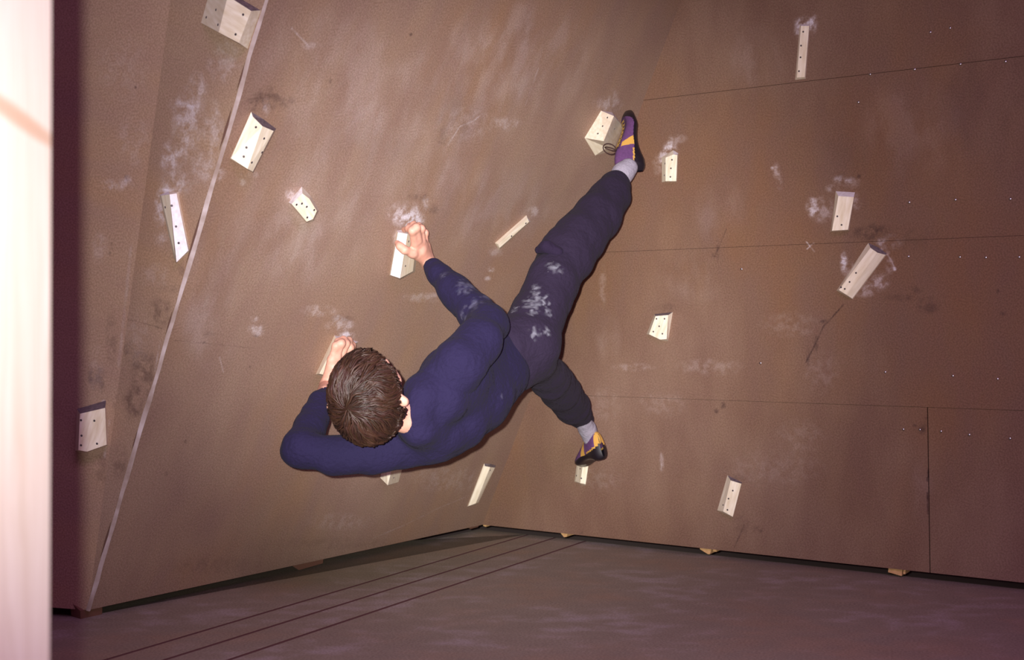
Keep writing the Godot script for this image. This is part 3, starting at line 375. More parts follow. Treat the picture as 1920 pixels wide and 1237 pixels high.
# ---------------------------------------------------------------- materials
func make_materials() -> void:
	# pine: long soft grain along the local y axis
	var pine_tex := noise_tex(0.012, 512, 3, Color(0.86, 0.80, 0.68), Color(0.98, 0.95, 0.88), 5)
	M.pine = new_mat("pine", Color(1, 1, 1), 0.7)
	M.pine.albedo_texture = pine_tex
	triplanar(M.pine, Vector3(9, 1.6, 9))
	M.chalky = new_mat("chalked_pine", Color(1, 1, 1), 0.9)
	M.chalky.albedo_texture = noise_tex(0.02, 512, 5, Color(0.84, 0.81, 0.80), Color(0.98, 0.97, 0.99), 4)
	triplanar(M.chalky, Vector3(8, 5, 8))
	M.scuffed = new_mat("rubber_scuffed_pine", Color(1, 1, 1), 0.8)
	M.scuffed.albedo_texture = noise_tex(0.02, 512, 6, Color(0.30, 0.26, 0.28), Color(0.62, 0.57, 0.58), 4)
	triplanar(M.scuffed, Vector3(8, 5, 8))
	M.screw = new_mat("dark_screw", Color(0.34, 0.31, 0.33), 0.45)
	M.screw.metallic = 0.5
	M.bright_screw = new_mat("zinc_screw", Color(0.75, 0.74, 0.76), 0.28)
	M.bright_screw.metallic = 1.0
	M.crack = new_mat("dark_crack_shade", Color(0.34, 0.24, 0.20), 0.95)  # brown that carries the shade of open cracks
	M.wedge = new_mat("raw_pine_wedge", Color(0.86, 0.70, 0.48), 0.8)
	M.wedge.albedo_texture = noise_tex(0.02, 256, 9, Color(0.78, 0.74, 0.7), Color(1, 1, 1), 3)
	triplanar(M.wedge, Vector3(6, 6, 6))
	M.old_wedge = new_mat("old_wood_wedge", Color(0.42, 0.28, 0.22), 0.85)
	M.plaster = new_mat("plaster", Color(0.62, 0.55, 0.52), 0.95)
	M.slab = new_mat("floor_slab", Color(0.50, 0.43, 0.41), 0.95)
	M.strip = new_mat("maroon_joint_strip", Color(0.35, 0.20, 0.195), 0.95)
	M.grain = noise_tex(0.09, 512, 21, Color(0.80, 0.78, 0.76), Color(1, 1, 1), 3)


func wall_material(called: String, im: Image) -> StandardMaterial3D:
	var m := new_mat(called, Color(1, 1, 1), 0.72)
	m.albedo_texture = ImageTexture.create_from_image(im)
	m.metallic_specular = 0.3
	m.detail_enabled = true
	m.detail_albedo = M.grain
	m.detail_blend_mode = BaseMaterial3D.BLEND_MODE_MUL
	m.detail_uv_layer = BaseMaterial3D.DETAIL_UV_2
	return m


# brown board with blotches, chalk, dirt and strokes laid out in metres over (s, t)
func wall_image(lo: Vector2, size: Vector2, per_metre: float, seed_: int, base: Color, chalk: Array, dirt: Array, strokes: Array) -> Image:
	var w := int(size.x * per_metre)
	var h := int(size.y * per_metre)
	var n1 := FastNoiseLite.new()
	n1.seed = seed_
	n1.frequency = 0.9
	n1.fractal_octaves = 5
	var n2 := FastNoiseLite.new()
	n2.seed = seed_ + 40
	n2.frequency = 5.0
	n2.fractal_octaves = 3
	var sw := w / 3
	var sh := h / 3
	var data := PackedByteArray()
	data.resize(sw * sh * 3)
	var i := 0
	for y in sh:
		var t := lo.y + size.y * y / sh
		for x in sw:
			var s := lo.x + size.x * x / sw
			var a := n1.get_noise_2d(s, t * 0.8)
			var b := n2.get_noise_2d(s * 1.2, t * 0.5)
			var dust := clampf(a * 0.9 + b * 0.35 + 0.08, 0.0, 1.0) * 0.26
			var warm := clampf(-a * 0.8 + b * 0.3, 0.0, 1.0)
			var r := base.r * (1.0 + 0.03 * b)
			var g := base.g * (1.0 + 0.04 * b) - 0.035 * warm
			var bl := base.b - 0.055 * warm
			data[i] = int(255.0 * lerpf(r, 0.72, dust))
			data[i + 1] = int(255.0 * lerpf(g, 0.65, dust))
			data[i + 2] = int(255.0 * lerpf(bl, 0.64, dust))
			i += 3
	var im := Image.create_from_data(sw, sh, false, Image.FORMAT_RGB8, data)
	im.resize(w, h, Image.INTERPOLATE_CUBIC)
	data = im.get_data()
	var fine := FastNoiseLite.new()
	fine.seed = seed_ + 11
	fine.frequency = 22.0
	fine.fractal_octaves = 5
	fine.fractal_gain = 0.65
	var broad := FastNoiseLite.new()   # wiped dust: longer, softer streaks
	broad.seed = seed_ + 23
	broad.frequency = 4.5
	broad.fractal_octaves = 6
	broad.fractal_gain = 0.55
	for pass_ in 2:
		var tone: Array = [60.0, 44.0, 42.0] if pass_ == 0 else [226.0, 222.0, 232.0]
		for m in (dirt if pass_ == 0 else chalk):
			var ax := Vector2(m[2], m[3])
			var ay := Vector2(m[4], m[5])
			var det := ax.x * ay.y - ax.y * ay.x
			var ex := absf(ax.x) + absf(ay.x)
			var ey := absf(ax.y) + absf(ay.y)
			for y in range(maxi(0, int((m[1] - ey - lo.y) * per_metre)), mini(h, int((m[1] + ey - lo.y) * per_metre) + 1)):
				var q: float = lo.y + float(y) / per_metre - m[1]
				for x in range(maxi(0, int((m[0] - ex - lo.x) * per_metre)), mini(w, int((m[0] + ex - lo.x) * per_metre) + 1)):
					var p: float = lo.x + float(x) / per_metre - m[0]
					var u := (p * ay.y - q * ay.x) / det
					var v := (q * ax.x - p * ax.y) / det
					var rr := u * u + v * v
					if rr < 1.0:
						var f: float = fine.get_noise_2d(p + m[0], q + m[1]) if ey < 0.11 else broad.get_noise_2d((p + m[0]) * 1.5, (q + m[1]) * 0.8)
						var g := clampf((1.0 - rr) * (0.75 + 1.3 * f) + 0.5 * f * (1.0 - rr), 0.0, 1.0)
						var al: float = g * (0.4 + 0.6 * g) * m[6] * (0.6 if pass_ == 0 else 0.95)
						var k := (y * w + x) * 3
						for c in 3:
							data[k + c] = int(lerpf(data[k + c], tone[c], al))
	for s in strokes:
		var pts: Array = s[2]
		var tone2: Array = [226.0, 222.0, 232.0] if s[0] > 0 else [45.0, 30.0, 32.0]
		for j in range(0, pts.size() - 2, 2):
			var a := Vector2(pts[j], pts[j + 1])
			var b := Vector2(pts[j + 2], pts[j + 3])
			var steps := int(a.distance_to(b) * per_metre * 1.5) + 1
			for e in steps:
				var p := a.lerp(b, float(e) / steps)
				var f := fine.get_noise_2d(p.x * 0.7, p.y * 0.7)
				var rad := int(ceil(s[1] * per_metre))
				for dy in range(-rad, rad + 1):
					for dx in range(-rad, rad + 1):
						var x := int((p.x - lo.x) * per_metre) + dx
						var y := int((p.y - lo.y) * per_metre) + dy
						var dd: float = Vector2(dx, dy).length() / per_metre / s[1]
						if x >= 0 and y >= 0 and x < w and y < h and dd < 1.0:
							var al: float = absf(s[0]) * clampf(0.55 + f, 0.0, 1.0) * (1.0 - dd) * 0.7
							var k := (y * w + x) * 3
							for c in 3:
								data[k + c] = int(lerpf(data[k + c], tone2[c], al))
	return Image.create_from_data(w, h, false, Image.FORMAT_RGB8, data)


# ---------------------------------------------------------------- the room
const ROOM_LO := Vector3(-3.0, 0.0, -6.8)
const ROOM_HI := Vector3(3.3, 3.0, 2.6)


func build_room() -> void:
	var lo := ROOM_LO
	var hi := ROOM_HI
	# floor: thick mats on a lower slab; they stop just behind the foot of the boards, and three joints run towards the corner
	var fl := structure("floor", "dusty grey-brown matted floor with three long dark joints", "floor")
	part(fl, "base_slab", box_mesh(Vector3(lo.x - 0.2, -0.3, lo.z - 0.2), Vector3(hi.x + 0.2, -0.12, hi.z + 0.2)), M.slab)
	var mat := new_mat("floor_mat", Color(1, 1, 1), 0.92)
	mat.albedo_texture = ImageTexture.create_from_image(floor_image())
	mat.detail_enabled = true
	mat.detail_albedo = M.grain
	mat.detail_blend_mode = BaseMaterial3D.BLEND_MODE_MUL
	mat.detail_uv_layer = BaseMaterial3D.DETAIL_UV_2
	var along := Vector2(sin(deg_to_rad(28.9)), -cos(deg_to_rad(28.9)))
	var across := Vector2(-along.y, along.x)
	var cuts := [-9.0, -2.425, -2.296, -2.156, 9.0]
	var flat_a: Vector3 = Vector3(PLANE_A[3].x, 0, PLANE_A[3].z).normalized()
	var flat_b: Vector3 = Vector3(PLANE_B[3].x, 0, PLANE_B[3].z).normalized()
	var side_dir := Vector3(-0.96, 0, -0.28).normalized()
	var s0: Vector3 = SEAM[0] - flat_a * 0.05
	var p0: Vector3 = CORNER[0] - (flat_a + flat_b) * 0.05
	var sl: Vector3 = s0 + side_dir * ((lo.x - s0.x) / side_dir.x)
	var br: Vector3 = p0 + PLANE_B[1] * ((hi.x - p0.x) / PLANE_B[1].x)
	var room := PackedVector2Array([Vector2(lo.x, sl.z), Vector2(s0.x, s0.z), Vector2(p0.x, p0.z), Vector2(hi.x, br.z), Vector2(hi.x, hi.z), Vector2(lo.x, hi.z)])
	for i in 4:
		var a: float = cuts[i] + 0.0075
		var b: float = cuts[i + 1] - 0.0075
		var strip := PackedVector2Array([across * a - along * 20, across * a + along * 20, across * b + along * 20, across * b - along * 20])
		for poly in Geometry2D.intersect_polygons(room, strip):
			var pts := PackedVector3Array()
			for p in poly:
				pts.append(Vector3(p.x, 0, p.y))
			var st := begin()
			slab(st, pts, Vector3.UP, 0.12, func(p: Vector3) -> Vector4: return Vector4((p.x + 2.0) / 4.0, (p.z + 6.0) / 4.0, p.x * 2.3, p.z * 2.3))
			part(fl, "floor_mat", st.commit(), mat)
	for i in [1, 2, 3]:
		var a: float = cuts[i]
		var strip := PackedVector2Array([across * (a - 0.0074) - along * 20, across * (a - 0.0074) + along * 20, across * (a + 0.0074) + along * 20, across * (a + 0.0074) - along * 20])
		for poly in Geometry2D.intersect_polygons(room, strip):
			var pts := PackedVector3Array()
			for p in poly:
				pts.append(Vector3(p.x, -0.0005, p.y))
			var st := begin()
			slab(st, pts, Vector3.UP, 0.1195, no_uv)
			part(fl, "joint_strip", st.commit(), M.strip)
	var ceiling := structure("ceiling", "plain plastered ceiling above the climbing wall", "ceiling")
	part(ceiling, "slab", box_mesh(Vector3(lo.x - 0.2, hi.y, lo.z - 0.2), Vector3(hi.x + 0.2, hi.y + 0.2, hi.z + 0.2)), M.plaster)
	for w in [["wall_front", lo + Vector3(-0.2, -0.3, -0.2), Vector3(hi.x + 0.2, hi.y, lo.z)], ["wall_back", Vector3(lo.x - 0.2, -0.3, hi.z), Vector3(hi.x + 0.2, hi.y, hi.z + 0.2)],
			["wall_far_left", Vector3(lo.x - 0.2, -0.3, lo.z), Vector3(lo.x, hi.y, hi.z)], ["wall_far_right", Vector3(hi.x, -0.3, lo.z), Vector3(hi.x + 0.2, hi.y, hi.z)]]:
		var o := structure(w[0], "plain plastered building wall around the climbing room", "wall")
		part(o, "masonry", box_mesh(w[1], w[2]), M.plaster)


func floor_image() -> Image:
	var n1 := FastNoiseLite.new()
	n1.seed = 31
	n1.frequency = 2.2
	n1.fractal_octaves = 5
	var n2 := FastNoiseLite.new()
	n2.seed = 77
	n2.frequency = 9.0
	n2.fractal_octaves = 4
	var size := 640
	var data := PackedByteArray()
	data.resize(size * size * 3)
	var i := 0
	for y in size:
		var z := -6.0 + 4.0 * y / size
		for x in size:
			var X := -2.0 + 4.0 * x / size
			var a := n1.get_noise_2d(X * 0.8, z * 0.8)
			var b := n2.get_noise_2d(X * 0.7, z)
			var dust := clampf(a * 0.8 + b * 0.9 - 0.12, 0.0, 1.0) * 0.75
			var warm := clampf(-a + b * 0.4, 0.0, 1.0) * 0.09
			data[i] = int(255.0 * lerpf(0.61 + 0.03 * b + warm * 0.2, 0.72, dust))
			data[i + 1] = int(255.0 * lerpf(0.565 + 0.03 * b - warm * 0.3, 0.68, dust))
			data[i + 2] = int(255.0 * lerpf(0.49 + 0.03 * b - warm * 0.6, 0.69, dust))
			i += 3
	var im := Image.create_from_data(size, size, false, Image.FORMAT_RGB8, data)
	im.resize(1280, 1280, Image.INTERPOLATE_CUBIC)
	return im


# an added, unseen ceiling panel behind the camera, tinted to fill the flash's shadows
func build_fill_panel() -> void:
	var o := thing("added_fill_panel", "wide dim rosy fill panel added out of view on the ceiling behind the camera", "lamp", Vector3(0.6, 3.0, 0.4))
	var frame := new_mat("fill_panel_frame", Color(0.8, 0.8, 0.8), 0.6)
	for q in [[Vector3(-1.05, -0.05, -0.8), Vector3(1.05, 0, -0.75)], [Vector3(-1.05, -0.05, 0.75), Vector3(1.05, 0, 0.8)], [Vector3(-1.05, -0.05, -0.75), Vector3(-1.0, 0, 0.75)], [Vector3(1.0, -0.05, -0.75), Vector3(1.05, 0, 0.75)]]:
		part(o, "frame", box_mesh(q[0], q[1]), frame)
	var glow := new_mat("fill_panel_diffuser", Color(0.9, 0.85, 0.88), 0.6)
	glow.emission_enabled = true
	glow.emission = FILL_TINT
	glow.emission_energy_multiplier = 0.3
	part(o, "diffuser", box_mesh(Vector3(-1.0, -0.04, -0.75), Vector3(1.0, -0.03, 0.75)), glow)
	var l := AreaLight3D.new()
	l.name = "fill_panel_light"
	l.area_size = Vector2(2.0, 1.5)
	l.light_energy = FILL_ENERGY
	l.light_color = FILL_TINT
	l.area_range = 12.0
	l.area_attenuation = 2.0
	l.shadow_enabled = true
	o.add_child(l)
	l.position = Vector3(0, -0.06, 0)
	l.rotation.x = -PI / 2


# ---------------------------------------------------------------- the climbing wall
func plane_uv(pl: Array, lo: Vector2, size: Vector2) -> Callable:
	return func(p: Vector3) -> Vector4:
		var d: Vector3 = p - pl[0]
		var s: float = d.dot(pl[1])
		var t: float = d.dot(pl[2])
		return Vector4((s - lo.x) / size.x, (t - lo.y) / size.y, s * 3.1, t * 3.1)


func at_plane(pl: Array, s: float, t: float, h := 0.0) -> Vector3:
	return pl[0] + pl[1] * s + pl[2] * t + pl[3] * h


func build_climbing_walls() -> void:
	var brown := Color(0.665, 0.56, 0.475)
	# left, overhanging panel
	var lo := Vector2(-1.4, -0.1)
	var size := Vector2(3.6, 3.1)
	var left := structure("wall_left", "large overhanging brown climbing board the climber hangs from", "wall")
	var m_left := wall_material("brown_board_left", wall_image(lo, size, 420.0, 1, Color(0.60, 0.497, 0.432), CHALK_A, DIRT_A, STROKES_A))
	var st := begin()
	slab(st, PackedVector3Array([CORNER[0], CORNER[1], SEAM[1], SEAM[0]]), PLANE_A[3], 0.018, plane_uv(PLANE_A, lo, size))
	part(left, "board", st.commit(), m_left)
	# side wall: a tapering board and the board beyond its fold
	var side := structure("wall_side", "narrow brown side boards beyond the pale joint strip", "wall")
	lo = Vector2(-0.2, -0.2)
	size = Vector2(3.1, 1.0)
	var m_taper := wall_material("brown_board_taper", wall_image(lo, size, 420.0, 2, brown * 0.985, CHALK_C1, DIRT_C1, STROKES_C1))
	st = begin()
	slab(st, PackedVector3Array([SEAM[0], SEAM[1], FOLD[1]]), PLANE_C1[3], 0.018, plane_uv(PLANE_C1, lo, size))
	part(side, "tapering_board", st.commit(), m_taper)
	size = Vector2(3.1, 1.6)
	var m_side := wall_material("brown_board_side", wall_image(lo, size, 420.0, 3, brown, CHALK_C2, DIRT_C2, STROKES_C2))
	st = begin()
	var w := Vector3(-0.96, 0, -0.28) * 1.1
	slab(st, PackedVector3Array([FOLD[0], FOLD[1], FOLD[1] + w, FOLD[0] + w]), PLANE_C2[3], 0.018, plane_uv(PLANE_C2, lo, size))
	part(side, "board", st.commit(), m_side)
	# right wall: rows of boards with open joints
	lo = Vector2(-0.1, -0.1)
	size = Vector2(2.9, 3.0)
	var right := structure("wall_right", "upright brown climbing boards in four rows", "wall")
	var m_right := wall_material("brown_board_right", wall_image(lo, size, 420.0, 4, Color(0.51, 0.40, 0.33), CHALK_B, DIRT_B, STROKES_B))
	var c: Vector3 = CORNER[1] - CORNER[0]
	var lean: float = c.dot(PLANE_B[1]) / c.dot(PLANE_B[2])
	var top: float = c.dot(PLANE_B[2])
	var rows := [[0.0, 0.541, [1.803, 2.62]], [0.541, 1.084, [2.62]], [1.084, 1.633, [2.62]], [1.633, top, [2.62]]]
	var proud := [0.0, 0.0025, 0.0, 0.003]
	for i in 4:
		var t0: float = rows[i][0] + (0.0005 if i > 0 else 0.0)
		var t1: float = rows[i][1] - 0.0005
		var from := -1.0
		for end in rows[i][2]:
			var l0 := t0 * lean if from < 0 else from + 0.002
			var l1 := t1 * lean if from < 0 else from + 0.002
			var e: float = end - (0.0015 if end < 2.5 else 0.0)
			st = begin()
			var pts := PackedVector3Array()
			for q in [[l0, t0], [e, t0], [e, t1], [l1, t1]]:
				pts.append(at_plane(PLANE_B, q[0], q[1], proud[i]))
			slab(st, pts, PLANE_B[3], 0.018, plane_uv(PLANE_B, lo, size))
			part(right, "board", st.commit(), m_right)
			from = end
	# screw heads in the right wall
	var head := SphereMesh.new()
	head.radius = 0.0042
	head.height = 0.004
	head.radial_segments = 12
	head.rings = 5
	for q in WALL_SCREWS:
		var o := part(right, "screw", head, M.bright_screw)
		o.transform = Transform3D(Basis(PLANE_B[1], PLANE_B[3], PLANE_B[1].cross(PLANE_B[3])), at_plane(PLANE_B, q[0], q[1], 0.003))
	# wedges that carry the boards over the gap at the floor
	for side_ in [[PLANE_A, left, WEDGES_A], [PLANE_B, right, WEDGES_B]]:
		var pl: Array = side_[0]
		for k in side_[2].size():
			var f: Array = side_[2][k]
			var pts := PackedVector3Array()
			for j in range(0, f.size(), 2):
				var p := at_plane(pl, f[j], f[j + 1], -0.011)
				pts.append(p)
			st = begin()
			slab(st, pts, pl[3], 0.05, no_uv)
			part(side_[1], "wedge", st.commit(), M.wedge if side_[1] == right else M.old_wedge)
	# filler strip along the joint between the left wall and the side wall
	var strip := structure("trim_1", "pale chalk-rubbed filler strip running up the board joint", "trim")
	var sm := new_mat("pale_filler", Color(1, 1, 1), 0.9)
	sm.albedo_texture = noise_tex(0.01, 512, 15, Color(0.48, 0.40, 0.35), Color(0.78, 0.74, 0.75), 5)
	triplanar(sm, Vector3(2.2, 2.2, 2.2))
	st = begin()
	var d: Vector3 = (SEAM[1] - SEAM[0])
	var n: Vector3 = (PLANE_A[3] + PLANE_C1[3]).normalized()
	var x: Vector3 = n.cross(d).normalized()
	var steps := 60
	var rough := FastNoiseLite.new()
	rough.seed = 5
	rough.frequency = 0.09
	var rows_ := []
	for i in steps + 1:
		var p: Vector3 = SEAM[0] + d * (float(i) / steps)
		var wide := 0.0062 + 0.003 * rough.get_noise_1d(i * 3.0) - 0.0025 * float(i) / steps
		var off := 0.0035 * rough.get_noise_1d(i * 2.0 + 300.0)
		rows_.append([p + x * (off - wide) + n * 0.0015, p + x * (off - wide * 0.7) + n * 0.005, p + x * (off + wide * 0.7) + n * 0.005, p + x * (off + wide) + n * 0.0015])
	for i in steps:
		for k in 3:
			tri(st, rows_[i][k], rows_[i][k + 1], rows_[i + 1][k + 1], n, no_uv)
			tri(st, rows_[i][k], rows_[i + 1][k + 1], rows_[i + 1][k], n, no_uv)
	part(strip, "filler", st.commit(), sm)
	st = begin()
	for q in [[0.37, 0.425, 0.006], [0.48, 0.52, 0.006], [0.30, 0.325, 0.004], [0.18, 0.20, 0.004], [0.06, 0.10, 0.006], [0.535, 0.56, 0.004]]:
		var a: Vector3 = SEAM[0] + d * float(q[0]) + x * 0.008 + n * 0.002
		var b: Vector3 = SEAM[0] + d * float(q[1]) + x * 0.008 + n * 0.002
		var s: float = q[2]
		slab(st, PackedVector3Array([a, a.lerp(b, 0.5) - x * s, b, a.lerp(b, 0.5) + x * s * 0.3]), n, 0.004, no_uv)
	part(strip, "crack_shade", st.commit(), M.crack)  # solid dark pieces standing in for the shade of open cracks


# ---------------------------------------------------------------- climbing holds
func build_holds() -> void:
	var disc := CylinderMesh.new()
	disc.top_radius = 0.0030
	disc.bottom_radius = 0.0034
	disc.height = 0.0016
	disc.radial_segments = 10
	disc.rings = 1
	for h in HOLDS:
		var o := thing("climbing_hold", h.label, "climbing hold", h.at, "wooden climbing holds screwed to the boards")
		o.basis = Basis(h.x, h.y, Vector3(h.x).cross(h.y))
		var v := PackedVector3Array()
		for i in range(0, h.v.size(), 3):
			v.append(Vector3(h.v[i], h.v[i + 1], h.v[i + 2]))
		var c := Vector3.ZERO
		for p in v:
			c += p
		c /= v.size()
		var mesh := ArrayMesh.new()
		for kind in ["w", "c", "g"]:
			var st := begin()
			var any := false
			for f in h.f:
				if f[0] != kind:
					continue
				any = true
				for k in range(1, f[1].size() - 1):
					var a := v[f[1][0]]
					var b := v[f[1][k]]
					var e := v[f[1][k + 1]]
					var n := (b - a).cross(e - a).normalized()
					if n.dot((a + b + e) / 3.0 - c) < 0:
						n = -n
					tri(st, a, b, e, n, no_uv)
			if any:
				st.commit(mesh)
				mesh.surface_set_material(mesh.get_surface_count() - 1, {"w": M.pine, "c": M.chalky, "g": M.scuffed}[kind])
		part(o, "block", mesh, null)
		for s in h.s:
			var q := part(o, "screw", disc, M.screw)
			var n := Vector3(s[3], s[4], s[5])
			var side := n.cross(Vector3(0.3, 1, 0.1)).normalized()
			q.transform = Transform3D(Basis(side, n, side.cross(n)), Vector3(s[0], s[1], s[2]) + n * 0.0002)


# ---------------------------------------------------------------- the near post
func build_post() -> void:
	var o := thing("timber_partition", "pale knotty timber partition in the foreground, burnt out by the flash", "partition", Vector3(-0.4313, 0, -1.2))
	o.rotation.y = deg_to_rad(95.0)
	var n1 := FastNoiseLite.new()
	n1.seed = 12
	n1.frequency = 5.0
	n1.fractal_octaves = 4
	var w := 200
	var h := 1040
	var data := PackedByteArray()
	data.resize(w * h * 3)
	var i := 0
	var knots := [[0.40, 1.000, 0.16, 0.010, -0.05], [0.20, 0.787, 0.10, 0.007, 0.0], [0.18, 0.683, 0.12, 0.010, 0.0], [0.3, 0.35, 0.06, 0.01, 0.0], [0.25, 1.5, 0.09, 0.01, 0.1]]
	for y in h:
		var Y := 2.6 * y / h
		for x in w:
			var X := 0.5 * x / w
			var g := n1.get_noise_2d(X * 14.0 + 0.6 * n1.get_noise_2d(X, Y * 0.3), Y * 0.25)
			var c := Color(0.90, 0.86, 0.76).lerp(Color(0.97, 0.95, 0.87), clampf(0.5 + g, 0, 1))
			for k in knots:
				var dx: float = X - k[0]
				var dy: float = Y - k[1] - k[4] * dx
				var rr: float = (dx * dx) / (k[2] * k[2]) + (dy * dy) / (k[3] * k[3])
				if rr < 1.0:
					c = c.lerp(Color(0.80, 0.66, 0.52), (1.0 - rr * rr) * 0.7)
			data[i] = int(c.r * 255)
			data[i + 1] = int(c.g * 255)
			data[i + 2] = int(c.b * 255)
			i += 3
	var m := new_mat("post_pine", Color(1, 1, 1), 0.65)
	m.albedo_texture = ImageTexture.create_from_image(Image.create_from_data(w, h, false, Image.FORMAT_RGB8, data))
	var st := begin()
	# chamfered square section, leaning a hair
	var b := 0.005
	var ring := [Vector2(-0.5, -0.09), Vector2(-0.5, 0.0 - b), Vector2(-0.5 + b, 0.0), Vector2(0.0 - b, 0.0), Vector2(0.0, 0.0 - b), Vector2(0.0, -0.09)]
	var uv := func(p: Vector3) -> Vector4: return Vector4((p.x - 0.0105 * (p.y - 0.82) + 0.5) / 0.5, p.y / 2.6, 0, 0)
	var lean := func(q: Vector2, y: float) -> Vector3: return Vector3(q.x + 0.0105 * (y - 0.82), y, q.y)
	for k in ring.size():
		var p: Vector2 = ring[k]
		var q: Vector2 = ring[(k + 1) % ring.size()]
		var n := Vector3(p.y - q.y, 0, q.x - p.x).normalized()
		if n.dot(Vector3(p.x + q.x, 0, p.y + q.y)) < 0:
			n = -n
		tri(st, lean.call(p, 0.0), lean.call(q, 0.0), lean.call(q, 2.6), n, uv)
		tri(st, lean.call(p, 0.0), lean.call(q, 2.6), lean.call(p, 2.6), n, uv)
	for y in [0.0, 2.6]:
		for k in range(1, ring.size() - 1):
			tri(st, lean.call(ring[0], y), lean.call(ring[k], y), lean.call(ring[k + 1], y), Vector3.UP if y > 1 else Vector3.DOWN, uv)
	part(o, "plank", st.commit(), m)


